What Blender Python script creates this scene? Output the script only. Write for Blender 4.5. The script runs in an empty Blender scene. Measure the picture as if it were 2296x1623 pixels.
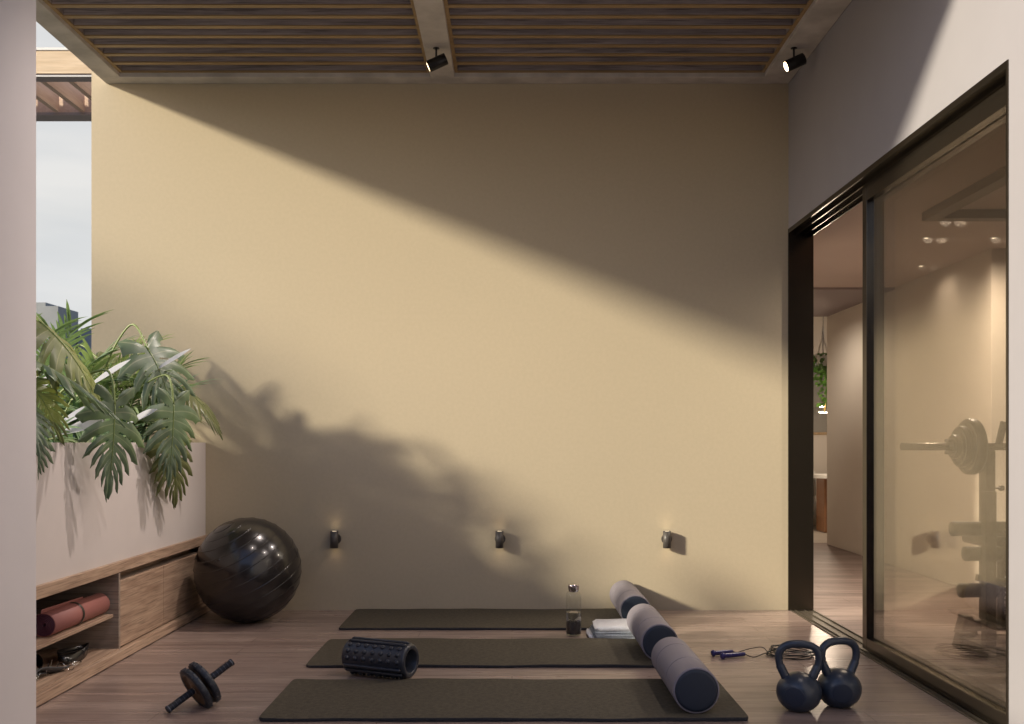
import bpy, bmesh, math, random
from mathutils import Vector, Matrix, Quaternion
R = math.radians
scene = bpy.context.scene
COL = scene.collection

# ------------------------------------------------------------------ camera
cam_d = bpy.data.cameras.new("camera")
cam = bpy.data.objects.new("camera", cam_d)
COL.objects.link(cam)
cam.location = (0, 0, 1.034)
cam.rotation_euler = (R(90), 0, 0)
cam_d.sensor_width = 36
cam_d.lens = 36 * 2200 / 2296
cam_d.shift_y = 180.5 / 2296
cam_d.clip_start = 0.05
cam_d.clip_end = 3000
cam_d.dof.use_dof = True
cam_d.dof.focus_distance = 5.0
cam_d.dof.aperture_fstop = 9.0
scene.camera = cam

# ------------------------------------------------------------------ light
SUN_TRAVEL = Vector((1.0, 0.538, -0.42)).normalized()
SUN_EL = math.asin(-SUN_TRAVEL.z)
SUN_ROT = math.atan2(-SUN_TRAVEL.x, -SUN_TRAVEL.y) % (2 * math.pi)
w = bpy.data.worlds.new("World"); scene.world = w
w.use_nodes = True
nt = w.node_tree; nt.nodes.clear()
out = nt.nodes.new("ShaderNodeOutputWorld"); bg = nt.nodes.new("ShaderNodeBackground")
sky = nt.nodes.new("ShaderNodeTexSky"); sky.sky_type = 'NISHITA'; sky.sun_disc = False
sky.sun_elevation = SUN_EL; sky.sun_rotation = SUN_ROT; sky.air_density = 1.0; sky.dust_density = 1.0
tc = nt.nodes.new("ShaderNodeTexCoord"); mp = nt.nodes.new("ShaderNodeMapping")
mp.inputs['Scale'].default_value = (1.5, 1.5, 7.0)
no = nt.nodes.new("ShaderNodeTexNoise"); no.inputs['Scale'].default_value = 1.6
no.inputs['Detail'].default_value = 6; no.inputs['Roughness'].default_value = 0.5
rp = nt.nodes.new("ShaderNodeValToRGB")
rp.color_ramp.elements[0].position = 0.25; rp.color_ramp.elements[0].color = (0.88,)*3 + (1,)
rp.color_ramp.elements[1].position = 0.62; rp.color_ramp.elements[1].color = (0.99,)*3 + (1,)
mx = nt.nodes.new("ShaderNodeMixRGB"); cr2 = nt.nodes.new("ShaderNodeValToRGB"); cr2.color_ramp.elements[0].position = .38; cr2.color_ramp.elements[1].position = .64
no2 = nt.nodes.new("ShaderNodeTexNoise"); no2.inputs['Scale'].default_value = 2.3; no2.inputs['Detail'].default_value = 5
cr2.color_ramp.elements[0].color = (4.15, 4.22, 4.22, 1); cr2.color_ramp.elements[1].color = (4.85, 4.78, 4.62, 1)
nt.links.new(mp.outputs[0], no2.inputs['Vector']); nt.links.new(no2.outputs['Fac'], cr2.inputs[0]); nt.links.new(cr2.outputs[0], mx.inputs['Color2'])
nt.links.new(tc.outputs['Generated'], mp.inputs[0]); nt.links.new(mp.outputs[0], no.inputs['Vector'])
nt.links.new(no.outputs['Fac'], rp.inputs[0])
sz = nt.nodes.new("ShaderNodeSeparateXYZ"); zr = nt.nodes.new("ShaderNodeMapRange"); zm = nt.nodes.new("ShaderNodeMath"); zm.operation = 'MULTIPLY'
zr.inputs['From Min'].default_value = .42; zr.inputs['From Max'].default_value = .75; zr.inputs['To Min'].default_value = 1; zr.inputs['To Max'].default_value = .25
nt.links.new(tc.outputs['Generated'], sz.inputs[0]); nt.links.new(sz.outputs[2], zr.inputs[0])
yr = nt.nodes.new("ShaderNodeMapRange"); ym = nt.nodes.new("ShaderNodeMath"); ym.operation = 'MULTIPLY'   # overcast ahead, clearing behind
yr.inputs['From Min'].default_value = -.1; yr.inputs['From Max'].default_value = .5; yr.inputs['To Min'].default_value = .10; yr.inputs['To Max'].default_value = 1
nt.links.new(sz.outputs[1], yr.inputs[0]); nt.links.new(zr.outputs[0], ym.inputs[0]); nt.links.new(yr.outputs[0], ym.inputs[1])
nt.links.new(rp.outputs[0], zm.inputs[0]); nt.links.new(ym.outputs[0], zm.inputs[1]); nt.links.new(zm.outputs[0], mx.inputs['Fac'])
tn = nt.nodes.new("ShaderNodeMixRGB"); tn.blend_type = 'MULTIPLY'; tn.inputs[0].default_value = 1; tn.inputs[2].default_value = (.98, 1.0, 1.22, 1)
nt.links.new(sky.outputs[0], tn.inputs[1]); nt.links.new(tn.outputs[0], mx.inputs['Color1']); nt.links.new(mx.outputs[0], bg.inputs[0])
bg.inputs[1].default_value = 0.135
nt.links.new(bg.outputs[0], out.inputs[0])

sl = bpy.data.lights.new("sun", 'SUN'); sun = bpy.data.objects.new("sun", sl); COL.objects.link(sun)
sl.energy = 5.0; sl.angle = R(4.2); sl.color = (1.0, 0.90, 0.70)
sun.rotation_mode = 'QUATERNION'
sun.rotation_quaternion = SUN_TRAVEL.to_track_quat('-Z', 'Y')
sun.location = (-8, -4, 6)

scene.view_settings.view_transform = 'Standard'
scene.view_settings.look = 'None'
scene.view_settings.gamma = 1.0
scene.view_settings.exposure = 0.33
scene.render.engine = 'CYCLES'
scene.cycles.max_bounces = 10
scene.cycles.transparent_max_bounces = 24
scene.cycles.use_denoising = True
scene.cycles.sample_clamp_indirect = 4.0

# ------------------------------------------------------------------ materials
MATS = {}
def mat(name, col, rough=0.6, metal=0.0, spec=0.5, var=0.0, vscale=8.0, bump=0.0, bscale=200.0, bdist=0.002,
        col2=None, coat=0.0, emit=None, estr=0.0, stretch=None, rvar=0.0, transl=0.0):
    m = bpy.data.materials.new(name); m.use_nodes = True; n = m.node_tree
    b = n.nodes['Principled BSDF']
    b.inputs['Base Color'].default_value = (*col, 1); b.inputs['Roughness'].default_value = rough
    b.inputs['Metallic'].default_value = metal; b.inputs['Specular IOR Level'].default_value = spec
    b.inputs['Coat Weight'].default_value = coat
    t = n.nodes.new("ShaderNodeTexCoord"); mpn = n.nodes.new("ShaderNodeMapping")
    n.links.new(t.outputs['Object'], mpn.inputs[0])
    if stretch: mpn.inputs['Scale'].default_value = stretch
    if var > 0 or rvar > 0 or col2:
        z = n.nodes.new("ShaderNodeTexNoise"); z.inputs['Scale'].default_value = vscale; z.inputs['Detail'].default_value = 5
        n.links.new(mpn.outputs[0], z.inputs['Vector'])
        if col2 or var > 0:
            r = n.nodes.new("ShaderNodeValToRGB")
            c2 = col2 if col2 else tuple(min(1, c * (1 + var)) for c in col)
            c1 = col if col2 else tuple(c * (1 - var) for c in col)
            r.color_ramp.elements[0].position = 0.35; r.color_ramp.elements[0].color = (*c1, 1)
            r.color_ramp.elements[1].position = 0.65; r.color_ramp.elements[1].color = (*c2, 1)
            n.links.new(z.outputs['Fac'], r.inputs[0]); n.links.new(r.outputs[0], b.inputs['Base Color'])
        if rvar > 0:
            mr = n.nodes.new("ShaderNodeMapRange"); mr.inputs['From Min'].default_value = .3; mr.inputs['From Max'].default_value = .7
            mr.inputs['To Min'].default_value = rough - rvar; mr.inputs['To Max'].default_value = rough + rvar
            n.links.new(z.outputs['Fac'], mr.inputs[0]); n.links.new(mr.outputs[0], b.inputs['Roughness'])
    if bump > 0:
        z2 = n.nodes.new("ShaderNodeTexNoise"); z2.inputs['Scale'].default_value = bscale; z2.inputs['Detail'].default_value = 3
        n.links.new(mpn.outputs[0], z2.inputs['Vector'])
        bp = n.nodes.new("ShaderNodeBump"); bp.inputs['Strength'].default_value = bump; bp.inputs['Distance'].default_value = bdist
        n.links.new(z2.outputs['Fac'], bp.inputs['Height']); n.links.new(bp.outputs[0], b.inputs['Normal'])
    if emit:
        b.inputs['Emission Color'].default_value = (*emit, 1); b.inputs['Emission Strength'].default_value = estr
    if transl > 0:
        o = n.nodes['Material Output']
        tr = n.nodes.new("ShaderNodeBsdfTranslucent"); ms = n.nodes.new("ShaderNodeMixShader")
        tr.inputs[0].default_value = (col[0]*2.2, col[1]*2.4, col[2]*1.1, 1)
        ms.inputs[0].default_value = transl
        n.links.new(b.outputs[0], ms.inputs[1]); n.links.new(tr.outputs[0], ms.inputs[2]); n.links.new(ms.outputs[0], o.inputs[0])
    MATS[name] = m
    return m

def wood(name, dark, light, axis='X', rough=0.5, scale=1.0, bump=0.25, grain=1.0):
    """long-grained timber; axis = direction of the grain"""
    m = bpy.data.materials.new(name); m.use_nodes = True; n = m.node_tree; b = n.nodes['Principled BSDF']
    t = n.nodes.new("ShaderNodeTexCoord"); mpn = n.nodes.new("ShaderNodeMapping")
    s = [22 * scale] * 3; s['XYZ'.index(axis)] = 1.6 * scale
    mpn.inputs['Scale'].default_value = s
    n.links.new(t.outputs['Object'], mpn.inputs[0])
    a = n.nodes.new("ShaderNodeTexNoise"); a.inputs['Scale'].default_value = 1.0; a.inputs['Detail'].default_value = 8
    a.inputs['Roughness'].default_value = 0.62; a.inputs['Distortion'].default_value = 0.9
    mp2 = n.nodes.new("ShaderNodeMapping"); s2 = [150 * scale] * 3; s2['XYZ'.index(axis)] = 5 * scale
    mp2.inputs['Scale'].default_value = s2
    n.links.new(t.outputs['Object'], mp2.inputs[0])
    f = n.nodes.new("ShaderNodeTexNoise"); f.inputs['Scale'].default_value = 1.0; f.inputs['Detail'].default_value = 3
    n.links.new(mpn.outputs[0], a.inputs['Vector']); n.links.new(mp2.outputs[0], f.inputs['Vector'])
    r = n.nodes.new("ShaderNodeValToRGB")
    r.color_ramp.elements[0].position = 0.30; r.color_ramp.elements[0].color = (*dark, 1)
    r.color_ramp.elements[1].position = 0.66; r.color_ramp.elements[1].color = (*light, 1)
    n.links.new(a.outputs['Fac'], r.inputs[0])
    r2 = n.nodes.new("ShaderNodeValToRGB")
    r2.color_ramp.elements[0].position = 0.32; r2.color_ramp.elements[0].color = (1 - .55 * grain,) * 3 + (1,)
    r2.color_ramp.elements[1].position = 0.50; r2.color_ramp.elements[1].color = (1, 1, 1, 1)
    n.links.new(f.outputs['Fac'], r2.inputs[0])
    mu = n.nodes.new("ShaderNodeMixRGB"); mu.blend_type = 'MULTIPLY'; mu.inputs[0].default_value = 0.8
    n.links.new(r.outputs[0], mu.inputs[1]); n.links.new(r2.outputs[0], mu.inputs[2])
    n.links.new(mu.outputs[0], b.inputs['Base Color'])
    b.inputs['Roughness'].default_value = rough
    bp = n.nodes.new("ShaderNodeBump"); bp.inputs['Strength'].default_value = bump; bp.inputs['Distance'].default_value = 0.002
    n.links.new(f.outputs['Fac'], bp.inputs['Height']); n.links.new(bp.outputs[0], b.inputs['Normal'])
    MATS[name] = m
    return m

def floor_mat(name, c1, c2, mortar, rough):
    m = bpy.data.materials.new(name); m.use_nodes = True; n = m.node_tree; b = n.nodes['Principled BSDF']
    t = n.nodes.new("ShaderNodeTexCoord")
    br = n.nodes.new("ShaderNodeTexBrick"); br.offset = 0.37; br.offset_frequency = 2; br.squash = 1
    br.inputs['Scale'].default_value = 1.0; br.inputs['Brick Width'].default_value = 1.35; br.inputs['Row Height'].default_value = 0.145
    br.inputs['Mortar Size'].default_value = 0.0020; br.inputs['Mortar Smooth'].default_value = 0.3; br.inputs['Bias'].default_value = 0
    br.inputs['Color1'].default_value = (*c1, 1); br.inputs['Color2'].default_value = (*c2, 1); br.inputs['Mortar'].default_value = (*mortar, 1)
    n.links.new(t.outputs['Object'], br.inputs['Vector'])
    # per-row grain offset
    sep = n.nodes.new("ShaderNodeSeparateXYZ"); n.links.new(t.outputs['Object'], sep.inputs[0])
    dv = n.nodes.new("ShaderNodeMath"); dv.operation = 'DIVIDE'; dv.inputs[1].default_value = 0.145; n.links.new(sep.outputs[1], dv.inputs[0])
    fl = n.nodes.new("ShaderNodeMath"); fl.operation = 'FLOOR'; n.links.new(dv.outputs[0], fl.inputs[0])
    ml = n.nodes.new("ShaderNodeMath"); ml.operation = 'MULTIPLY'; ml.inputs[1].default_value = 7.31; n.links.new(fl.outputs[0], ml.inputs[0])
    cb = n.nodes.new("ShaderNodeCombineXYZ"); n.links.new(ml.outputs[0], cb.inputs[2])
    va = n.nodes.new("ShaderNodeVectorMath"); n.links.new(t.outputs['Object'], va.inputs[0]); n.links.new(cb.outputs[0], va.inputs[1])
    mp1 = n.nodes.new("ShaderNodeMapping"); mp1.inputs['Scale'].default_value = (1.3, 16, 1); n.links.new(va.outputs[0], mp1.inputs[0])
    a = n.nodes.new("ShaderNodeTexNoise"); a.inputs['Scale'].default_value = 1; a.inputs['Detail'].default_value = 8; a.inputs['Roughness'].default_value = .6
    a.inputs['Distortion'].default_value = .7
    n.links.new(mp1.outputs[0], a.inputs['Vector'])
    mp2 = n.nodes.new("ShaderNodeMapping"); mp2.inputs['Scale'].default_value = (7, 130, 1); n.links.new(va.outputs[0], mp2.inputs[0])
    f = n.nodes.new("ShaderNodeTexNoise"); f.inputs['Scale'].default_value = 1; f.inputs['Detail'].default_value = 3
    n.links.new(mp2.outputs[0], f.inputs['Vector'])
    r = n.nodes.new("ShaderNodeValToRGB")
    r.color_ramp.elements[0].position = 0.28; r.color_ramp.elements[0].color = (.55, .52, .50, 1)
    r.color_ramp.elements[1].position = 0.68; r.color_ramp.elements[1].color = (1.12, 1.08, 1.05, 1)
    n.links.new(a.outputs['Fac'], r.inputs[0])
    r2 = n.nodes.new("ShaderNodeValToRGB")
    r2.color_ramp.elements[0].position = 0.33; r2.color_ramp.elements[0].color = (.62, .60, .58, 1)
    r2.color_ramp.elements[1].position = 0.48; r2.color_ramp.elements[1].color = (1, 1, 1, 1)
    n.links.new(f.outputs['Fac'], r2.inputs[0])
    m1 = n.nodes.new("ShaderNodeMixRGB"); m1.blend_type = 'MULTIPLY'; m1.inputs[0].default_value = 1
    n.links.new(br.outputs['Color'], m1.inputs[1]); n.links.new(r.outputs[0], m1.inputs[2])
    m2 = n.nodes.new("ShaderNodeMixRGB"); m2.blend_type = 'MULTIPLY'; m2.inputs[0].default_value = .7
    n.links.new(m1.outputs[0], m2.inputs[1]); n.links.new(r2.outputs[0], m2.inputs[2])
    n.links.new(m2.outputs[0], b.inputs['Base Color'])
    mr = n.nodes.new("ShaderNodeMapRange"); mr.inputs['To Min'].default_value = rough + .10; mr.inputs['To Max'].default_value = rough - .06
    n.links.new(a.outputs['Fac'], mr.inputs[0]); n.links.new(mr.outputs[0], b.inputs['Roughness'])
    bp = n.nodes.new("ShaderNodeBump"); bp.inputs['Strength'].default_value = .12; bp.inputs['Distance'].default_value = .001
    ad = n.nodes.new("ShaderNodeMath"); ad.operation = 'SUBTRACT'
    n.links.new(f.outputs['Fac'], ad.inputs[0]); n.links.new(br.outputs['Fac'], ad.inputs[1])
    n.links.new(ad.outputs[0], bp.inputs['Height']); n.links.new(bp.outputs[0], b.inputs['Normal'])
    return m

def glass_thin(name, tint, ior=1.55, rough=0.0):
    m = bpy.data.materials.new(name); m.use_nodes = True; n = m.node_tree
    n.nodes.remove(n.nodes['Principled BSDF'])
    o = n.nodes['Material Output']
    fr = n.nodes.new("ShaderNodeFresnel")
    ge = n.nodes.new("ShaderNodeNewGeometry"); ir = n.nodes.new("ShaderNodeMapRange")     # same reflectance on both faces of the sheet
    ir.inputs['To Min'].default_value = ior; ir.inputs['To Max'].default_value = 1/ior
    n.links.new(ge.outputs['Backfacing'], ir.inputs[0]); n.links.new(ir.outputs[0], fr.inputs[0])
    tr = n.nodes.new("ShaderNodeBsdfTransparent"); tr.inputs[0].default_value = (*tint, 1)
    gl = n.nodes.new("ShaderNodeBsdfGlossy"); gl.inputs['Roughness'].default_value = rough; gl.inputs['Color'].default_value = (1, 1, 1, 1)
    ms = n.nodes.new("ShaderNodeMixShader")
    n.links.new(fr.outputs[0], ms.inputs[0]); n.links.new(tr.outputs[0], ms.inputs[1]); n.links.new(gl.outputs[0], ms.inputs[2])
    n.links.new(ms.outputs[0], o.inputs[0])
    return m

def leaf_mat(name, c, c2, vein, rough=.28, transl=.15):
    m = bpy.data.materials.new(name); m.use_nodes = True; n = m.node_tree; b = n.nodes['Principled BSDF']
    uv = n.nodes.new("ShaderNodeTexCoord"); sp = n.nodes.new("ShaderNodeSeparateXYZ"); n.links.new(uv.outputs['UV'], sp.inputs[0])
    # u = 0 at a vein / midrib, 1 far from it
    vr = n.nodes.new("ShaderNodeValToRGB")
    vr.color_ramp.elements[0].position = 0.02; vr.color_ramp.elements[0].color = (*vein, 1)
    vr.color_ramp.elements[1].position = 0.10; vr.color_ramp.elements[1].color = (*c, 1)
    e = vr.color_ramp.elements.new(1.0); e.color = (*c2, 1)
    n.links.new(sp.outputs[0], vr.inputs[0])
    z = n.nodes.new("ShaderNodeTexNoise"); z.inputs['Scale'].default_value = 9; z.inputs['Detail'].default_value = 3
    n.links.new(uv.outputs['Object'], z.inputs['Vector'])
    hs = n.nodes.new("ShaderNodeHueSaturation"); mr = n.nodes.new("ShaderNodeMapRange")
    mr.inputs['From Min'].default_value = .3; mr.inputs['From Max'].default_value = .7
    mr.inputs['To Min'].default_value = .7; mr.inputs['To Max'].default_value = 1.35
    n.links.new(z.outputs['Fac'], mr.inputs[0]); n.links.new(mr.outputs[0], hs.inputs['Value']); n.links.new(vr.outputs[0], hs.inputs['Color'])
    n.links.new(hs.outputs[0], b.inputs['Base Color']); b.inputs['Roughness'].default_value = rough
    bp = n.nodes.new("ShaderNodeBump"); bp.inputs['Strength'].default_value = .35; bp.inputs['Distance'].default_value = .004
    n.links.new(sp.outputs[0], bp.inputs['Height']); n.links.new(bp.outputs[0], b.inputs['Normal'])
    o = n.nodes['Material Output']; tr = n.nodes.new("ShaderNodeBsdfTranslucent"); ms = n.nodes.new("ShaderNodeMixShader")
    tr.inputs[0].default_value = (c2[0]*2.4, c2[1]*2.4, c2[2]*1.2, 1); ms.inputs[0].default_value = transl
    n.links.new(b.outputs[0], ms.inputs[1]); n.links.new(tr.outputs[0], ms.inputs[2]); n.links.new(ms.outputs[0], o.inputs[0])
    return m

M_backwall = mat('beige_plaster', (.480, .405, .290), rough=.85, var=.018, vscale=45, bump=.45, bscale=150, bdist=.0012, spec=.3)
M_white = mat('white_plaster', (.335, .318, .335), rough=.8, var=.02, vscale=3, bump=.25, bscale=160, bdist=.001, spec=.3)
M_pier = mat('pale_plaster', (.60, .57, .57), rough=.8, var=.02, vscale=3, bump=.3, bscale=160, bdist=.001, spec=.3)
M_planter = mat('planter_render', (.56, .51, .48), rough=.7, var=.03, vscale=3, bump=.2, bscale=120, bdist=.001, spec=.3)
M_gymwall = mat('gym_paint', (.62, .56, .49), rough=.7, var=.02, vscale=2, bump=.1, bscale=180, bdist=.001)
M_gymceil = mat('gym_ceiling_paint', (.52, .42, .38), rough=.8, var=.02, vscale=2)
M_gymbeam = mat('gym_beam_paint', (.16, .12, .09), rough=.6, var=.05, vscale=4)
M_concrete = mat('board_concrete', (.53, .49, .46), rough=.75, var=.16, vscale=6, bump=.5, bscale=45, bdist=.003)
M_floor = floor_mat('deck_planks', (.280, .212, .188), (.365, .288, .255), (.10, .07, .055), .27)
M_tile = mat('pale_tile', (.45, .40, .34), rough=.4, var=.05, vscale=3)
M_ground = mat('dark_paving', (.09, .09, .085), rough=.9, var=.2, vscale=.5)
M_slat = wood('slat_timber', (.27, .23, .23), (.48, .42, .42), 'X', rough=.6, bump=.4)
M_slat_edge = wood('slat_edge_timber', (.30, .20, .095), (.40, .27, .14), 'X', rough=.5, bump=.2, grain=.4)
M_cab = wood('oak_timber', (.27, .17, .115), (.52, .37, .26), 'Y', rough=.48, scale=1.1, bump=.3, grain=1.0)
M_cab_in = wood('oak_timber_inside', (.22, .165, .13), (.36, .29, .235), 'X', rough=.55, scale=1.1, grain=.8)
M_pergola = wood('pale_pine', (.50, .36, .22), (.68, .52, .35), 'X', rough=.6, scale=.8, grain=.3)
M_rafter = wood('rafter_timber', (.52, .36, .27), (.68, .52, .40), 'Y', rough=.6, scale=.8, grain=.3)
M_mauve = mat('painted_steel', (.30, .26, .25), rough=.5, var=.03)
M_frame = mat('bronze_aluminium', (.085, .070, .054), rough=.24, metal=.85)
M_black = mat('black_metal', (.014, .013, .014), rough=.32, metal=.3, spec=.5)
M_sconce = mat('sconce_black', (.075, .066, .060), rough=.45)
M_glass = glass_thin('pane_glass', (.94, .92, .89), 1.85)
M_bottle = glass_thin('bottle_glass', (.93, .94, .93), 1.5)
M_lampface = mat('lamp_face', (1, .9, .7), emit=(1.0, .70, .38), estr=9)
M_sconface = mat('sconce_glow', (1, .9, .7), emit=(1.0, .80, .52), estr=2.2)
M_dot = mat('downlight_glow', (1, .9, .7), emit=(1.0, .86, .64), estr=3.5)
M_tube = mat('pendant_glow', (1, .95, .8), emit=(1.0, .90, .70), estr=1.2)
M_ball = mat('black_vinyl', (.014, .012, .012), rough=.235, spec=.6, coat=.15)
M_mat_top = mat('mat_foam', (.068, .057, .040), rough=.78, var=.22, vscale=55, bump=1.0, bscale=260, bdist=.003, spec=.35)
M_mat_side = mat('mat_edge_foam', (.018, .018, .024), rough=.7, var=.6, vscale=300, bump=1.0, bscale=300, bdist=.004)
M_roller = mat('mauve_foam', (.220, .200, .232), rough=.62, var=.02, vscale=6, bump=.15, bscale=400, bdist=.0006)
M_rollercap = mat('navy_cap', (.015, .023, .040), rough=.55, var=.05)
M_groove = mat('groove_rubber', (.06, .05, .06), rough=.8)
M_kb = mat('slate_vinyl', (.028, .038, .058), rough=.33, spec=.5, bump=.05, bscale=300, bdist=.0005)
M_kbface = mat('dark_face_vinyl', (.014, .022, .042), rough=.5)
M_massage = mat('charcoal_eva', (.024, .028, .040), rough=.36, spec=.5)
M_rubber = mat('tyre_rubber', (.022, .027, .038), rough=.45, bump=.15, bscale=300)
M_hub = mat('brown_hub', (.10, .055, .028), rough=.4)
M_grip = mat('grip_foam', (.014, .018, .028), rough=.5)
M_ring = mat('grip_ring', (.20, .22, .27), rough=.4)
M_rope = mat('black_cord', (.012, .010, .009), rough=.45)
M_handle = mat('indigo_plastic', (.030, .026, .13), rough=.35)
M_towel = mat('towel_cotton', (.56, .56, .60), rough=.95, var=.06, vscale=120, bump=1.0, bscale=500, bdist=.002, spec=.1)
M_towel2 = mat('towel_blue_hem', (.36, .39, .44), rough=.95, var=.2, vscale=160, bump=1.0, bscale=500, bdist=.002, spec=.1)
M_chrome = mat('bottle_cap_steel', (.62, .58, .60), rough=.14, metal=1.0)
M_pink = mat('coral_rubber', (.30, .115, .098), rough=.6, bump=.3, bscale=500, bdist=.0006)
M_purple = mat('plum_rubber', (.085, .025, .050), rough=.6)
M_strapband = mat('strap_band', (.045, .036, .026), rough=.4)
M_latex = mat('black_latex', (.010, .010, .011), rough=.25, spec=.6)
M_webbing = mat('grey_webbing', (.045, .045, .050), rough=.6, bump=.5, bscale=400)
M_steel = mat('buckle_steel', (.55, .54, .52), rough=.2, metal=1)
M_soil = mat('dark_soil', (.03, .022, .016), rough=.95, var=.4, vscale=60, bump=1, bscale=80, bdist=.01)
M_mon = leaf_mat('monstera_green', (.092, .130, .078), (.076, .112, .068), (.20, .22, .14), .44, .14)
M_mon2 = leaf_mat('monstera_olive', (.120, .135, .055), (.105, .120, .048), (.24, .24, .12), .38, .22)
M_palm = leaf_mat('palm_green', (.19, .27, .15), (.14, .215, .125), (.22, .27, .13), .38, .20)
M_palm2 = leaf_mat('palm_light_green', (.27, .34, .19), (.21, .28, .155), (.26, .32, .16), .38, .20)
M_blade = leaf_mat('strap_leaf_green', (.18, .28, .18), (.13, .22, .14), (.22, .29, .16), .35, .20)
M_spathe = mat('white_petal', (.40, .40, .46), rough=.5, transl=.25)
M_stem = mat('leaf_stem', (.16, .21, .06), rough=.4)
M_bark = mat('palm_stem', (.12, .10, .05), rough=.7, var=.3, vscale=30)
M_ivy = leaf_mat('ivy_green', (.05, .12, .03), (.04, .10, .025), (.12, .2, .07), .4, .25)
M_city1 = mat('tower_grey', (.24, .25, .25), rough=.7, var=.1, vscale=.2)
M_city2 = mat('tower_slate', (.30, .31, .32), rough=.7, var=.1, vscale=.2)
M_rackpost = mat('rack_steel', (.020, .015, .011), rough=.30, metal=.3)
M_padvinyl = mat('pad_vinyl', (.018, .016, .014), rough=.30)
M_paint = mat('white_lettering', (.75, .74, .70), rough=.5)
M_gold = mat('brushed_brass', (.55, .38, .16), rough=.3, metal=1)
M_mirror = mat('mirror_glass', (.55, .53, .48), rough=.25, metal=.6)
M_picframe = wood('picture_frame_oak', (.30, .19, .10), (.42, .29, .16), 'Z', grain=.3)
M_deskwood = wood('walnut_timber', (.28, .13, .06), (.40, .20, .10), 'Z', rough=.45, grain=.4)
M_whitepaint = mat('desk_top_white', (.70, .68, .64), rough=.4)
M_boucle = mat('white_boucle', (.68, .66, .62), rough=.95, bump=1, bscale=150, bdist=.006)
M_clearshade = glass_thin('shade_glass', (.9, .9, .88), 1.45)
M_string = mat('macrame_cord', (.62, .56, .45), rough=.9)

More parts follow.
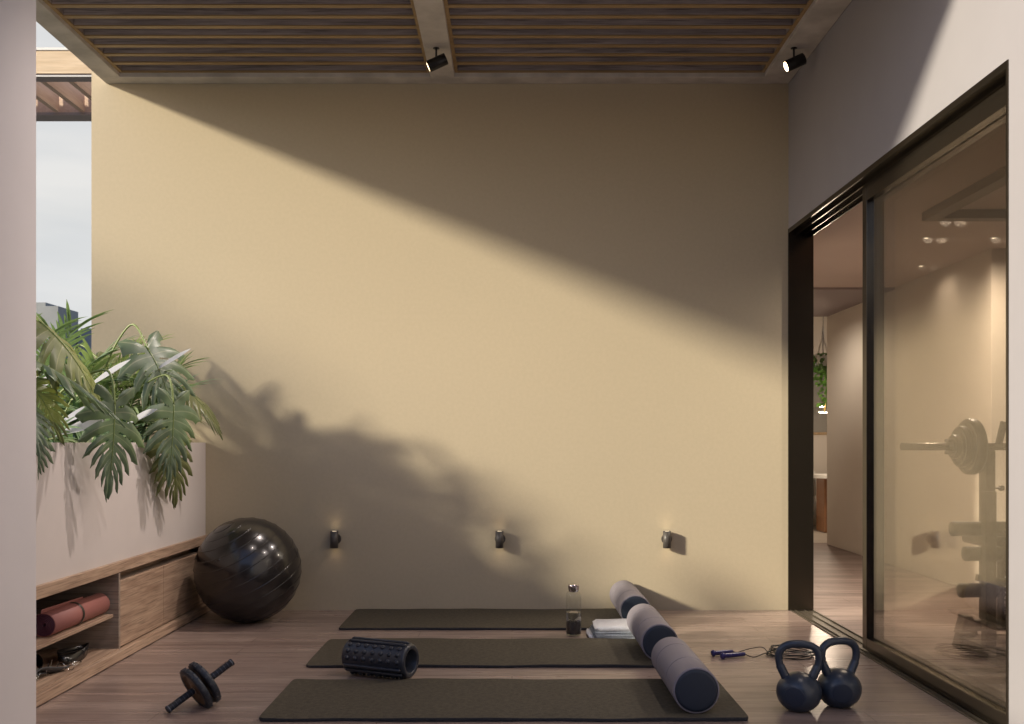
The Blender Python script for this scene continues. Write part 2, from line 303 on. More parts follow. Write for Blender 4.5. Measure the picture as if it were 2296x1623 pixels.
# ------------------------------------------------------------------ mesh helpers
class MB:
    def __init__(s): s.v = []; s.f = []; s.sm = []; s.uv = {}
    def add(s, vs, fs, smooth=False):
        o = len(s.v); s.v += [tuple(v) for v in vs]
        for f in fs: s.f.append(tuple(i + o for i in f)); s.sm.append(smooth)
        return o
    def box(s, x0, x1, y0, y1, z0, z1):
        s.add([(x0,y0,z0),(x1,y0,z0),(x1,y1,z0),(x0,y1,z0),(x0,y0,z1),(x1,y0,z1),(x1,y1,z1),(x0,y1,z1)],
              [(0,3,2,1),(4,5,6,7),(0,1,5,4),(1,2,6,5),(2,3,7,6),(3,0,4,7)])
        return s
    def obox(s, c, half, rot):
        vs = []
        for sx, sy, sz in ((-1,-1,-1),(1,-1,-1),(1,1,-1),(-1,1,-1),(-1,-1,1),(1,-1,1),(1,1,1),(-1,1,1)):
            vs.append(Vector(c) + rot @ Vector((sx*half[0], sy*half[1], sz*half[2])))
        s.add(vs, [(0,3,2,1),(4,5,6,7),(0,1,5,4),(1,2,6,5),(2,3,7,6),(3,0,4,7)])
        return s
    def lathe(s, prof, base=(0,0,0), axis=(0,0,1), n=40, smooth=True, cap0=True, cap1=True):
        """prof: (radius, distance along axis)"""
        ax = Vector(axis).normalized(); q = Vector((0,0,1)).rotation_difference(ax).to_matrix(); b = Vector(base)
        vs = []; fs = []
        for r, h in prof:
            for i in range(n):
                a = 2*math.pi*i/n
                vs.append(b + q @ Vector((r*math.cos(a), r*math.sin(a), h)))
        for k in range(len(prof)-1):
            for i in range(n):
                j = (i+1) % n
                fs.append((k*n+i, k*n+j, (k+1)*n+j, (k+1)*n+i))
        s.add(vs, fs, smooth)
        m = len(prof)-1
        if cap0 and prof[0][0] > 1e-5: s.add(vs[:n], [tuple(range(n-1,-1,-1))], False)
        if cap1 and prof[-1][0] > 1e-5: s.add(vs[m*n:], [tuple(range(n))], False)
        return s
    def tube(s, pts, r, n=10, closed=False, cap=True, smooth=True):
        pts = [Vector(p) for p in pts]; m = len(pts)
        rr = r if isinstance(r, (list, tuple)) else [r]*m
        prev = None; vs = []
        for i in range(m):
            if closed: t = pts[(i+1) % m] - pts[i-1]
            else: t = pts[min(i+1, m-1)] - pts[max(i-1, 0)]
            if t.length < 1e-9: t = Vector((0,0,1))
            t.normalize()
            if prev is None:
                u = t.orthogonal().normalized()
            else:
                u = (prev - t*prev.dot(t)); u = u.normalized() if u.length > 1e-6 else t.orthogonal().normalized()
            prev = u; v = t.cross(u)
            for k in range(n):
                a = 2*math.pi*k/n
                vs.append(pts[i] + (u*math.cos(a) + v*math.sin(a))*rr[i])
        fs = []
        for i in range(m if closed else m-1):
            i2 = (i+1) % m
            for k in range(n):
                k2 = (k+1) % n
                fs.append((i*n+k, i*n+k2, i2*n+k2, i2*n+k))
        if cap and not closed:
            fs.append(tuple(range(n-1,-1,-1))); fs.append(tuple((m-1)*n+k for k in range(n)))
        s.add(vs, fs, smooth)
        return s
    def ribbon(s, pts, width_dirs, width, thick=.0015):
        """flat band following pts; width_dirs gives the band's width direction at each point"""
        pts = [Vector(p) for p in pts]; vs = []; m = len(pts)
        for i, p in enumerate(pts):
            t = (pts[min(i+1, m-1)] - pts[max(i-1, 0)]).normalized(); wd = Vector(width_dirs[i]).normalized()
            nn = t.cross(wd).normalized()
            for a, b in ((-1,-1),(1,-1),(1,1),(-1,1)):
                vs.append(p + wd*a*width/2 + nn*b*thick/2)
        fs = []
        for i in range(m-1):
            for k in range(4):
                k2 = (k+1) % 4; fs.append((i*4+k, i*4+k2, (i+1)*4+k2, (i+1)*4+k))
        fs.append((3,2,1,0)); fs.append(tuple((m-1)*4+k for k in range(4)))
        s.add(vs, fs, True); return s
    def grid(s, P, nu, nv, smooth=True, uvf=None, skip=None):
        o = s.add([P(i/nu, j/nv) for i in range(nu+1) for j in range(nv+1)],
                  [(i*(nv+1)+j, (i+1)*(nv+1)+j, (i+1)*(nv+1)+j+1, i*(nv+1)+j+1) for i in range(nu) for j in range(nv)
                   if not (skip and skip(i, j))], smooth)
        if uvf:
            for i in range(nu+1):
                for j in range(nv+1): s.uv[o + i*(nv+1)+j] = uvf(i/nu, j/nv)
        return s

def origin_of(p):
    l = Vector((0,0,0))
    while p is not None:
        l += p.location; p = p.parent
    return l

def obj(name, mb, material, parent=None, bevel=0.0, label=None, seg=2, weld=False):
    off = origin_of(parent)
    me = bpy.data.meshes.new(name)
    me.from_pydata([(x-off.x, y-off.y, z-off.z) for x, y, z in mb.v], [], mb.f)
    me.polygons.foreach_set('use_smooth', mb.sm)
    if mb.uv:
        uvl = me.uv_layers.new(name='uv')
        for lp in me.loops: uvl.data[lp.index].uv = mb.uv.get(lp.vertex_index, (1, 1))
    me.materials.append(material); me.update()
    o = bpy.data.objects.new(name, me); COL.objects.link(o)
    if parent is not None: o.parent = parent
    if bevel > 0:
        b = o.modifiers.new('bevel', 'BEVEL'); b.width = bevel; b.segments = seg; b.limit_method = 'ANGLE'; b.angle_limit = R(40)
    if label: o['label'] = label
    return o
def thing(name, label, cat, loc=(0,0,0), group=None):
    o = bpy.data.objects.new(name, None); COL.objects.link(o); o.location = loc; o.empty_display_size = .1
    o['label'] = label; o['category'] = cat
    if group: o['group'] = group
    return o
def tag(o, label, cat, group=None):
    o['label'] = label; o['category'] = cat
    if group: o['group'] = group
    return o
def struct(o): o['kind'] = 'structure'; return o
def copy_tree(o, parent=None):
    c = o.copy(); COL.objects.link(c)
    if parent is not None: c.parent = parent
    for ch in list(o.children):
        if ch.type != 'LIGHT': copy_tree(ch, c)
    return c
def copy_thing(o, loc, label, rotz=None):
    kids = [k for k in o.children if k.type != 'LIGHT']     # every lamp gets its own light below
    c = o.copy(); COL.objects.link(c); c.location = loc; c['label'] = label
    if rotz is not None: c.rotation_euler = (0, 0, rotz)
    for k in kids: copy_tree(k, c)
    return c
def B(*a):
    m = MB(); m.box(*a); return m
def lamp(name, kind, loc, energy, color, aim=None, parent=None, size=1.0, blend=.6, radius=.03):
    d = bpy.data.lights.new(name, kind); d.energy = energy; d.color = color; d.shadow_soft_size = radius
    if kind == 'SPOT': d.spot_size = size; d.spot_blend = blend
    o = bpy.data.objects.new(name, d); COL.objects.link(o)
    if parent: o.parent = parent
    o.location = Vector(loc) - origin_of(parent)
    if aim is not None:
        o.rotation_mode = 'QUATERNION'; o.rotation_quaternion = Vector(aim).to_track_quat('-Z', 'Y')
    return o

# ================================================================== SETTING
WX = 1.705      # terrace face of the side wall
WY = 6.05       # face of the back wall
struct(obj('terrace_floor', B(-2.9, WX+.006, -4.0, WY+.2, -.10, 0.0), M_floor))
struct(obj('gym_floor', B(WX+.15, 6.2, .5, 10.15, -.10, -.004), floor_mat('gym_planks', (.24, .18, .16), (.31, .24, .21), (.10, .07, .055), .50)))
struct(obj('lobby_floor', B(WX+.15, 6.2, 10.151, 13.2, -.10, -.004), M_tile))
struct(obj('ground', B(-1500, 1500, -1500, 1500, -.6, -.12), M_ground))

t = thing('back_wall', 'tall beige plastered wall at the back of the terrace carrying three small lamps', 'wall', (0, WY, 0))
obj('wall_panel', B(-2.593, WX+.145, WY, WY+.20, -.02, 3.62), M_backwall, t)

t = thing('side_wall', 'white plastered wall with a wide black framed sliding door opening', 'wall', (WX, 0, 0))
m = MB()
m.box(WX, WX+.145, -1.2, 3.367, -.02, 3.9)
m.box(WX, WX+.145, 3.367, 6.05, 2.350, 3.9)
obj('wall_panel', m, M_white, t)
o = obj('gym_outer_wall', B(WX+.03, WX+.145, 6.25, 13.2, -.02, 3.9), M_gymwall)
tag(o, 'cream inner wall of the gym running on behind the beige terrace wall', 'wall')

t = thing('pillar_wall', 'pale lilac grey plastered wall end framing the terrace beside the planter', 'wall', (-1.85, 2.6, 0))
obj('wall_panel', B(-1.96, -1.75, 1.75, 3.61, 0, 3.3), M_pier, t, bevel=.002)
t = thing('parapet_wall', 'low pale parapet wall along the open edge of the terrace', 'wall', (-1.9, -1, 0))
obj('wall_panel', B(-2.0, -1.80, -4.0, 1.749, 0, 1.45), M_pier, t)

t = thing('rear_wall', 'dark rendered house wall closing the terrace behind the camera', 'wall', (-1, -3.1, 0))
obj('wall_panel', B(-1.79, WX-.01, -3.3, -3.1, 0, 3.3), mat('dark_render', (.16, .13, .115), rough=.8, var=.05), t)
# ---- roof
t = thing('pergola_roof', 'concrete framed terrace roof filled with dark timber slats', 'roof', (0, 4.6, 3.245))
Z0, Z1 = 3.245, 3.52
for x0, x1 in ((-2.50, -2.373), (-.495, -.347), (1.526, WX-.002)):
    obj('beam', B(x0, x1, 3.26, 5.935, Z0, Z1), M_concrete, t, bevel=.004)
obj('beam', B(-2.50, WX-.002, 5.9352, WY-.001, Z0, Z1), M_concrete, t, bevel=.004)
obj('beam', B(-2.50, WX-.002, 3.14, 3.2598, Z0, Z1), M_concrete, t, bevel=.004)
for x0, x1 in ((-2.3728, -.4952), (-.3468, 1.5258)):
    m = MB(); e = MB(); fw = .020
    # rim of the slat tray
    for a in ((x0, x0+fw, 3.262, 5.934), (x1-fw, x1, 3.262, 5.934)):
        e.box(*a, 3.270, 3.278); m.box(a[0]+.002, a[1]-.002, a[2], a[3], 3.278, 3.40)
    e.box(x0+fw, x1-fw, 5.917, 5.934, 3.270, 3.278); m.box(x0+fw, x1-fw, 5.919, 5.934, 3.278, 3.40)
    k = 0
    while True:
        y = 5.808 - .1265*k
        if y < 3.30: break
        e.box(x0+fw, x1-fw, y-.032, y, 3.270, 3.277); m.box(x0+fw, x1-fw, y-.031, y-.001, 3.277, 3.375)
        k += 1
    m.box(x0, x1, 3.262, 5.934, 3.401, 3.44)
    sp = obj('slat_panel', m, M_slat, t, label='dark timber slat panel between the concrete beams')
    obj('slat_edge', e, M_slat_edge, sp)

# ---- neighbour's pergola
t = thing('timber_pergola', 'pale pine pergola of slanting rafters seen past the wall end', 'pergola', (-4.5, 10, 0))
obj('cap_flashing', B(-9, 2, 9.29, 9.36, 4.751, 4.775), M_whitepaint, t)
obj('fascia_board', B(-9, 2, 9.30, 9.35, 4.534, 4.750), M_pergola, t)
obj('front_beam', B(-9, 2, 9.317, 9.43, 4.500, 4.533), M_mauve, t)
obj('trim_strip', B(-9, 2, 9.300, 9.316, 4.503, 4.514), M_whitepaint, t)
obj('rear_beam', B(-9, 2, 10.39, 10.59, 4.50, 4.53), M_mauve, t)
obj('rear_board', B(-9, 2, 10.43, 10.50, 4.531, 4.78), M_rafter, t)
for k in range(40):
    x = -8.9 + k*.27
    m = B(x, x+.055, 9.431, 10.389, 4.535, 4.73)
    obj('rafter', m, M_rafter, t)
for x in (-8.9, 1.8):
    for y in (9.33, 10.45): obj('post', B(x, x+.1, y, y+.09, -.12, 4.499), M_mauve, t)

# ---- far city blocks
for nm, x0, x1, y0, z1, mt, lb in (('office_tower', -96, -69.4, 150, 21.9, M_city1, 'hazy grey tower block, the taller one on the skyline'),
                          ('apartment_block', -69.0, -60, 156, 18.6, M_city2, 'lower blue grey block beside the tall tower on the skyline')):
    t = thing(nm, lb, 'building', ((x0+x1)/2, y0+10, -.12))
    obj('facade', B(x0, x1, y0, y0+7, -.12, z1), mt, t)
    obj('roof_plant', B(x1-9, x1-2.4, y0+1, y0+6, z1, z1+.7), mt, t)

# ---- sliding door
t = thing('sliding_door', 'large black framed sliding glass door standing partly open to the gym', 'door', (WX+.07, 4.7, 0))
fr = MB()
fr.box(WX-.004, WX+.150, 6.036, 6.0495, 0, 2.349)          # jamb at the back wall
fr.box(WX-.004, WX+.150, 3.368, 3.380, 0, 2.349)           # near jamb
fr.box(WX-.004, WX+.150, 3.380, 6.036, 2.337, 2.349)       # head
fr.box(WX-.004, WX+.006, 3.380, 6.036, 2.322, 2.3368)
for xa, xb in ((WX+.036, WX+.042), (WX+.090, WX+.095), (WX+.140, WX+.146)):
    fr.box(xa, xb, 3.380, 6.036, 2.306, 2.3368)
obj('door_frame', fr, M_frame, t)
tr = MB(); tr.box(WX+.0065, WX+.150, 3.380, 6.036, -.02, -.002)
for xa, xb in ((WX+.0067, WX+.010), (WX+.036, WX+.040), (WX+.092, WX+.096), (WX+.144, WX+.148)):
    tr.box(xa, xb, 3.381, 6.035, -.0018, .006)
obj('floor_track', tr, mat('track_metal', (.12, .10, .075), rough=.45, metal=.5, spec=.5), t)
for i, (xa, xb, ye) in enumerate(((WX+.045, WX+.088, 4.90), (WX+.098, WX+.138, 4.915))):
    y0 = 3.384; s = .057
    pn = MB()
    pn.box(xa, xb, ye-s, ye, .008, 2.306); pn.box(xa, xb, y0, y0+s-.01, .008, 2.306)
    pn.box(xa+.0005, xb-.0005, y0+s-.01, ye-s, .008, .008+s); pn.box(xa+.0005, xb-.0005, y0+s-.01, ye-s, 2.306-s-.02, 2.306)
    p = obj('door_leaf', pn, M_frame, t, bevel=.0015)
    xm = (xa+xb)/2
    obj('glass_pane', B(xm-.003, xm+.003, y0+s-.012, ye-s+.002, .060, 2.235), M_glass, p)
    bd = MB(); bd.box(xa-.002, xa+.004, y0+s, ye-s-.0005, .0655, .0695); 
    obj('glazing_bead', bd, M_frame, p)

# ================================================================== GYM INTERIOR
tag(obj('gym_partition', B(3.20, 3.34, 6.55, 9.97, 0, 2.329), M_gymwall, bevel=.002), 'plain cream partition wall inside the gym, seen through the open door', 'wall')
tag(obj('gym_rear_wall', B(3.3405, 6.2, 6.60, 6.74, 0, 2.329), M_gymwall), 'cream wall behind the weight bench inside the gym', 'wall')
tag(obj('gym_side_wall', B(6.2, 6.35, .5, 13.2, 0, 3.0), M_gymwall), 'cream outer wall closing the gym', 'wall')
tag(obj('gym_front_wall', B(WX+.1455, 6.2, .4, .52, 0, 3.0), M_gymwall), 'cream front wall closing the gym room', 'wall')
tag(obj('lobby_wall', B(WX+.1455, 6.2, 12.2, 12.35, 0, 3.0), M_gymwall), 'cream far wall of the lobby behind the pendant lamp', 'wall')
t = thing('gym_ceiling', 'low plastered ceiling of the gym with recessed spots', 'ceiling', (3.5, 5, 2.33))
obj('ceiling_panel', B(WX+.1455, 6.2, .5, 8.20, 2.330, 2.45), M_gymceil, t)
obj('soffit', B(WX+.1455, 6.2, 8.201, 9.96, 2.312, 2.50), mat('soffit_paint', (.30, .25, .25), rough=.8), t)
obj('lobby_ceiling', B(WX+.1455, 6.2, 9.961, 13.2, 2.75, 2.9), M_gymwall, t)
t = thing('ceiling_beam_frame', 'dark rectangular frame fixed below the gym ceiling', 'ceiling light', (2.6, 5, 2.30))
fm = MB(); fm.box(2.31, 2.39, 3.2, 5.53, 2.28, 2.3295); fm.box(2.3905, 4.2, 5.45, 5.53, 2.28, 2.3295)
fm.box(2.3905, 4.2, 3.2, 3.28, 2.28, 2.3295); fm.box(4.201, 4.28, 3.2, 5.53, 2.28, 2.3295)
obj('frame', fm, M_gymbeam, t)
DL = [(2.52, 5.73, 'recessed ceiling spot nearest to the dark ceiling frame'), (2.62, 6.21, 'recessed ceiling spot left below the corner of the dark ceiling frame'),
      (3.05, 6.21, 'recessed ceiling spot nearest to the right wall strip'), (3.00, 7.20, 'recessed ceiling spot farthest back in the gym'),
      (2.45, 9.00, 'unseen ceiling spot over the passage, added to brighten the cream partition')]  # last spot is unseen, added to brighten the partition
proto = None
for i, (x, y, lb) in enumerate(DL):
    if proto is None:
        proto = thing('recessed_spot', lb, 'ceiling light', (0,0,0), 'recessed spots in the gym ceiling')
        obj('trim_ring', MB().lathe([(.0130, -.002), (.026, -.002), (.027, 0)], (0,0,0), n=20, cap0=False), M_whitepaint, proto)
        obj('lens', MB().lathe([(.0125, -.002), (.0125, -.0005)], (0,0,0), n=20), M_dot, proto)
        p = proto; p.location = (x, y, 2.3295)
    else: p = copy_thing(proto, (x, y, 2.3295), lb)
    lamp('spot_light', 'SPOT', (x, y, 2.325), (110, 110, 90, 12, 290)[i], (1, .86, .70), (0, 0, -1), p, size=R(165), blend=1, radius=.03)
# lobby things seen through the gap
t = thing('wall_mirror', 'oak framed rectangular mirror on the far lobby wall', 'mirror', (3.6, 12.19, 1.5))
f2 = MB()
xa, xb, za, zb = 3.70, 4.15, 1.13, 2.06
f2.box(xa, xa+.03, 12.165, 12.199, za, zb); f2.box(xb-.03, xb, 12.165, 12.199, za, zb)
f2.box(xa+.03, xb-.03, 12.165, 12.199, za, za+.03); f2.box(xa+.03, xb-.03, 12.165, 12.199, zb-.03, zb)
obj('frame', f2, M_picframe, t); obj('mirror_pane', B(xa+.03, xb-.03, 12.185, 12.198, za+.03, zb-.03), M_mirror, t)
t = thing('pendant_lamp', 'pendant lamp with a clear glass shade and brass fitting hanging in the lobby', 'lamp', (3.42, 10.9, 2.75))
cx, cy = 3.455, 10.9
obj('cord', MB().tube([(cx, cy, 2.749), (cx, cy, 1.50)], .005, 6), M_black, t)
obj('brass_fitting', MB().lathe([(.012, 0), (.012, .12), (.03, .125), (.03, .14)], (cx+.02, cy, 1.37), n=16), M_gold, t)
obj('glass_shade', MB().lathe([(.11, 0), (.112, .06), (.10, .11), (.06, .135), (.0, .14)], (cx-.005, cy, 1.345), n=28, cap0=False), M_clearshade, t)
obj('light_tube', MB().tube([(cx-.05, cy, 1.372), (cx+.09, cy, 1.372)], .009, 8), M_tube, t)
lamp('pendant_light', 'POINT', (cx, cy-.02, 1.30), 24, (1, .8, .6), None, t, radius=.05)
t = thing('hanging_plant', 'trailing green ivy hanging in a knotted cord holder in the lobby', 'plant', (3.36, 10.5, 2.75))
px_, py_ = 3.31, 10.45
ms = MB()
for a in range(4):
    ang = a*math.pi/2 + .4
    ms.tube([(px_, py_, 2.27), (px_+.02*math.cos(ang), py_+.02*math.sin(ang), 2.12), (px_+.09*math.cos(ang), py_+.09*math.sin(ang), 1.93)], .004, 5)
ms.tube([(px_, py_, 2.749), (px_, py_, 2.25)], .004, 5)
obj('cord_holder', ms, M_string, t)
obj('pot', MB().lathe([(.05, 0), (.08, .10), (.082, .12)], (px_, py_, 1.85), n=18), M_whitepaint, t)
rng = random.Random(4); iv = MB()
for k in range(240):
    a = rng.uniform(0, 6.28); hgt = 1.98 - abs(rng.gauss(0, .24)); rr_ = rng.uniform(.02, .13) * (1 if hgt > 1.7 else .75)
    c = Vector((px_ + rr_*math.cos(a) + .02, py_ + rr_*math.sin(a), max(1.44, hgt)))
    n_ = Vector((rng.uniform(-1, 1), -1, rng.uniform(-.4, 1))).normalized(); u = n_.orthogonal().normalized(); v = n_.cross(u); s_ = rng.uniform(.018, .034)
    iv.add([c - u*s_, c - v*s_*.7, c + u*s_*1.2, c + v*s_*.7], [(0, 1, 2, 3)])
obj('foliage', iv, M_ivy, t)
t = thing('reception_desk', 'round ended white topped desk on a brown timber leg in the lobby', 'desk', (3.8, 11.4, 0))
dk = MB(); n_ = 24; pts = []
for i in range(n_): 
    a = math.pi/2 + math.pi*i/(n_-1); pts.append((3.62 + .16*math.cos(a), 11.4 + .30*math.sin(a)))
pts += [(5.2, 11.1), (5.2, 11.7)]
vs = [(x, y, .625) for x, y in pts] + [(x, y, .665) for x, y in pts]; L_ = len(pts)
dk.add(vs, [tuple(range(L_-1, -1, -1)), tuple(range(L_, 2*L_))] + [(i, (i+1) % L_, (i+1) % L_+L_, i+L_) for i in range(L_)])
obj('desk_top', dk, M_whitepaint, t)
obj('leg', B(3.58, 3.74, 11.25, 11.55, 0, .624), M_deskwood, t, bevel=.01)
t = thing('lounge_chair', 'white bouclé lounge chair low behind the lobby desk', 'chair', (3.55, 11.9, 0))
obj('seat', MB().lathe([(.02, .10), (.25, .12), (.27, .25), (.24, .38), (.0, .41)], (3.42, 11.9, 0), n=24), M_boucle, t)
for a in range(4): obj('leg', MB().lathe([(.015, 0), (.02, .13)], (3.42+.15*math.cos(a*1.57+.7), 11.9+.15*math.sin(a*1.57+.7), 0), n=8), M_deskwood, t)
obj('backrest', MB().lathe([(.24, .36), (.27, .40), (.27, .66), (.25, .69), (.22, .66), (.2, .40)], (3.42, 11.95, 0), n=24), M_boucle, t)

# ---- weight bench with barbell
t = thing('weight_bench', 'black steel weight bench rack with padded leg rollers inside the gym', 'gym machine', (2.32, 4.7, 0))
X, Y = 2.263, 4.685
obj('foot_bar', B(X-.01, X+.055, 4.60, 4.95, .012, .06), M_rackpost, t, bevel=.003)
def endcap(c, ax, w=.045, h=.075, l=.05):
    m = MB(); cx, cy, cz = c
    if ax == 'Y': pts = [(-w, -l, 0), (w, -l, 0), (w, l, 0), (-w, l, 0), (-w*.8, -l*.5, h), (w*.8, -l*.5, h), (w*.8, l*.5, h), (-w*.8, l*.5, h)]
    else: pts = [(-l, -w, 0), (l, -w, 0), (l, w, 0), (-l, w, 0), (-l*.5, -w*.8, h), (l*.5, -w*.8, h), (l*.5, w*.8, h), (-l*.5, w*.8, h)]
    m.add([(cx+a, cy+b, cz+d) for a, b, d in pts], [(0,3,2,1),(4,5,6,7),(0,1,5,4),(1,2,6,5),(2,3,7,6),(3,0,4,7)])
    return m
M_capgrey = mat('end_cap_plastic', (.085, .07, .055), rough=.35)
obj('end_cap', endcap((X+.022, 4.585, 0), 'Y'), M_capgrey, t, bevel=.003); obj('end_cap', endcap((X+.022, 4.955, 0), 'Y'), M_capgrey, t, bevel=.003)
obj('upright', B(X, X+.052, Y, Y+.05, .0605, .80), M_rackpost, t, bevel=.003)
obj('upright', B(X+.004, X+.048, Y+.004, Y+.046, .8005, .995), M_rackpost, t, bevel=.002)
obj('bar_hook', MB().obox((X+.085, Y+.025, 1.075), (.016, .006, .06), Matrix.Rotation(R(14), 3, 'Y')), M_rackpost, t, bevel=.002)
obj('adjust_knob', MB().lathe([(.005, 0), (.005, .02), (.013, .024), (.014, .040), (.010, .046)], (X+.052, Y+.025, .815), (1, 0, 0), n=18), M_steel, t)
obj('rear_foot_bar', B(2.44, 3.1, 5.285, 5.33, .018, .075), M_rackpost, t, bevel=.003)
obj('end_cap', endcap((2.455, 5.31, 0), 'X', .05, .10, .045), M_capgrey, t, bevel=.003)
def roll(x0, x1, y, z, r):
    return MB().lathe([(0, 0), (r*.55, 0), (r*.92, .004), (r, .016), (r*.96, .03), (r*.93, (x1-x0)*.5), (r*.96, x1-x0-.03), (r, x1-x0-.01), (r*.9, x1-x0)], (x0, y, z), (1, 0, 0), n=28)
obj('roller_pad', roll(2.145, 2.50, 4.80, .612, .038), M_padvinyl, t)
obj('roller_pad', roll(2.235, 2.42, 4.86, .483, .038), M_padvinyl, t)
obj('roller_pad', roll(2.230, 2.42, 4.90, .296, .038), M_padvinyl, t)
for a_, b_ in (((2.40, 4.90, .296), (2.75, 4.86, .33)), ((2.38, 4.86, .483), (2.75, 4.86, .483)), ((2.45, 4.80, .612), (2.8, 4.80, .612))):
    obj('roller_axle', MB().tube([a_, b_], .012, 8), M_rackpost, t)
obj('lever_arm', MB().obox((2.50, 4.78, .335), (.24, .012, .016), Matrix.Rotation(R(10), 3, 'Y')), M_rackpost, t)
obj('seat_pad', B(2.40, 2.9, 4.86, 5.25, .50, .57), M_padvinyl, t, bevel=.02, seg=4)
obj('centre_post', B(2.572, 2.65, 5.15, 5.21, .05, .499), M_padvinyl, t, bevel=.006)
obj('rear_upright', B(2.54, 2.60, 5.285, 5.34, .076, 1.0), M_rackpost, t, bevel=.003)
# lettering up the centre post
fc = bpy.data.curves.new('lettering', 'FONT'); fc.body = 'EVERGYM'; fc.size = .040; fc.extrude = .0005; fc.space_character = 1.25
fc.materials.append(M_paint)
tx = bpy.data.objects.new('lettering', fc); COL.objects.link(tx); 
dg = bpy.context.evaluated_depsgraph_get()
me = bpy.data.meshes.new_from_object(tx.evaluated_get(dg)); bpy.data.objects.remove(tx)
tx = bpy.data.objects.new('lettering', me); COL.objects.link(tx); tx.parent = t
tx.location = Vector((2.6125, 5.1485, .130)) - t.location
tx.rotation_euler = (Matrix.Rotation(R(90), 3, 'X').to_euler())
tx.rotation_mode = 'QUATERNION'
tx.rotation_quaternion = (Matrix.Rotation(R(90), 4, 'X') @ Matrix.Rotation(R(90), 4, 'Z')).to_quaternion()

t = thing('barbell', 'long barbell with three stepped black plates racked on the weight bench', 'barbell', (2.2, Y+.025, 1.014))
yb, zb = Y+.025, 1.014
obj('bar', MB().lathe([(.0, 0), (.016, 0), (.0185, .003), (.0185, .34), (.0175, .342), (.0175, 1.25)], (1.868, yb, zb), (1, 0, 0), n=24), mat('bar_steel', (.22, .20, .17), rough=.25, metal=.9), t)
def plate(x, r, th):
    return MB().lathe([(.018, th*.2), (r*.35, th*.2), (r*.38, 0), (r*.55, 0), (r*.60, th*.15), (r*.80, th*.15), (r*.86, 0), (r*.96, 0), (r, th*.2), (r, th*.8), (r*.96, th), (.018, th)], (x, yb, zb), (1, 0, 0), n=48, cap0=False, cap1=False)
obj('weight_plate', plate(2.178, .135, .045), M_padvinyl, t)
obj('weight_plate', plate(2.142, .100, .034), M_padvinyl, t)
obj('weight_plate', plate(2.112, .058, .028), M_padvinyl, t)
cl = MB().lathe([(.022, 0), (.034, .002), (.034, .018), (.022, .02)], (2.090, yb, zb), (1, 0, 0), n=20)
for a in range(6):
    ang = a*math.pi/3; cl.lathe([(.008, 0), (.008, .02)], (2.086, yb+.034*math.cos(ang), zb+.034*math.sin(ang)), (1, 0, 0), n=8)
obj('collar_nut', cl, M_padvinyl, t)

# ================================================================== LAMPS ON THE TERRACE
# wall sconces
proto = None
for x, lb in ((-1.089, 'small black wall lamp glowing warmly in the shade beside the exercise ball'),
              (-.077, 'small black wall lamp in the middle of the wall, casting a shadow beside it'),
              (.949, 'small black wall lamp paled by sunlight above the upright end of the far roller')):
    if proto is None:
        proto = thing('wall_lamp', lb, 'wall lamp', (0,0,0), 'small wall lamps along the beige wall')
        obj('back_plate', MB().lathe([(.033, 0), (.033, .006), (.031, .009)], (.004, 0, 0), (0, -1, 0), n=28), M_sconce, proto)
        obj('arm', MB().lathe([(.009, 0), (.009, .02)], (0, -.006, 0), (0, -1, 0), n=12), M_sconce, proto)
        obj('lamp_body', MB().lathe([(.0205, -.046), (.0205, -.052), (.0243, -.052), (.0243, .052), (.0212, .052), (.0212, .046)], (0, -.040, 0), n=32, cap0=False, cap1=False), M_sconce, proto)
        obj('lamp_glow', MB().lathe([(.0210, 0), (.0210, .003)], (0, -.040, .0465), n=24), M_sconface, proto)
        obj('lamp_glow', MB().lathe([(.0203, 0), (.0203, .003)], (0, -.040, -.049), n=24), M_sconface, proto)
        p = proto; p.location = (x, WY, .44)
    else: p = copy_thing(proto, (x, WY, .44), lb)
    lamp('up_light', 'SPOT', (x, WY-.042, .494), .045, (1, .72, .42), (0, .12, 1), p, size=R(110), blend=1, radius=.012)
    lamp('down_light', 'SPOT', (x, WY-.042, .386), .03, (1, .60, .32), (0, .12, -1), p, size=R(110), blend=1, radius=.012)
# roof spotlights
proto = None
AIM = Vector((-.905, .01, -.41)).normalized()
for x, y, lb in ((-.425, 5.50, 'black cylinder spotlight under the middle concrete beam'),
                 (1.58, 5.50, 'black cylinder spotlight under the beam at the white wall, its glowing face showing'),
                 (-.425, 3.80, 'black cylinder spotlight under the middle concrete beam nearer the front of the roof'),
                 (1.58, 3.80, 'black cylinder spotlight by the white wall nearer the front of the roof')):
    if proto is None:
        proto = thing('roof_spotlight', lb, 'spotlight', (0,0,0), 'cylinder spotlights under the terrace roof')
        obj('stem', MB().lathe([(.0055, -.055), (.0055, -.004), (.018, -.003), (.018, 0)], (0, 0, 0), n=14), M_black, proto)
        c = Vector((.005, 0, -.082))
        obj('lamp_body', MB().lathe([(.0, -.056), (.030, -.056), (.0325, -.053), (.0325, .054), (.0305, .056), (.0295, .050)], c, AIM, n=36, cap1=False), M_black, proto)
        obj('lamp_face', MB().lathe([(.0262, .049), (.0262, .0545)], c, AIM, n=32), M_lampface, proto)
        p = proto; p.location = (x, y, Z0)
    else: p = copy_thing(proto, (x, y, Z0), lb)
    c = Vector((x+.005, y, Z0-.082)) + AIM*.062
    lamp('spot_beam', 'SPOT', c, 215 if (y > 5 and x < 0) else (70 if y > 5 else 62), (1, .86, .79), (-.66, -.27, -.70) if y > 5 else (-.60, .12, -.79), p, size=R(74 if y > 5 else 82), blend=.9, radius=.028)

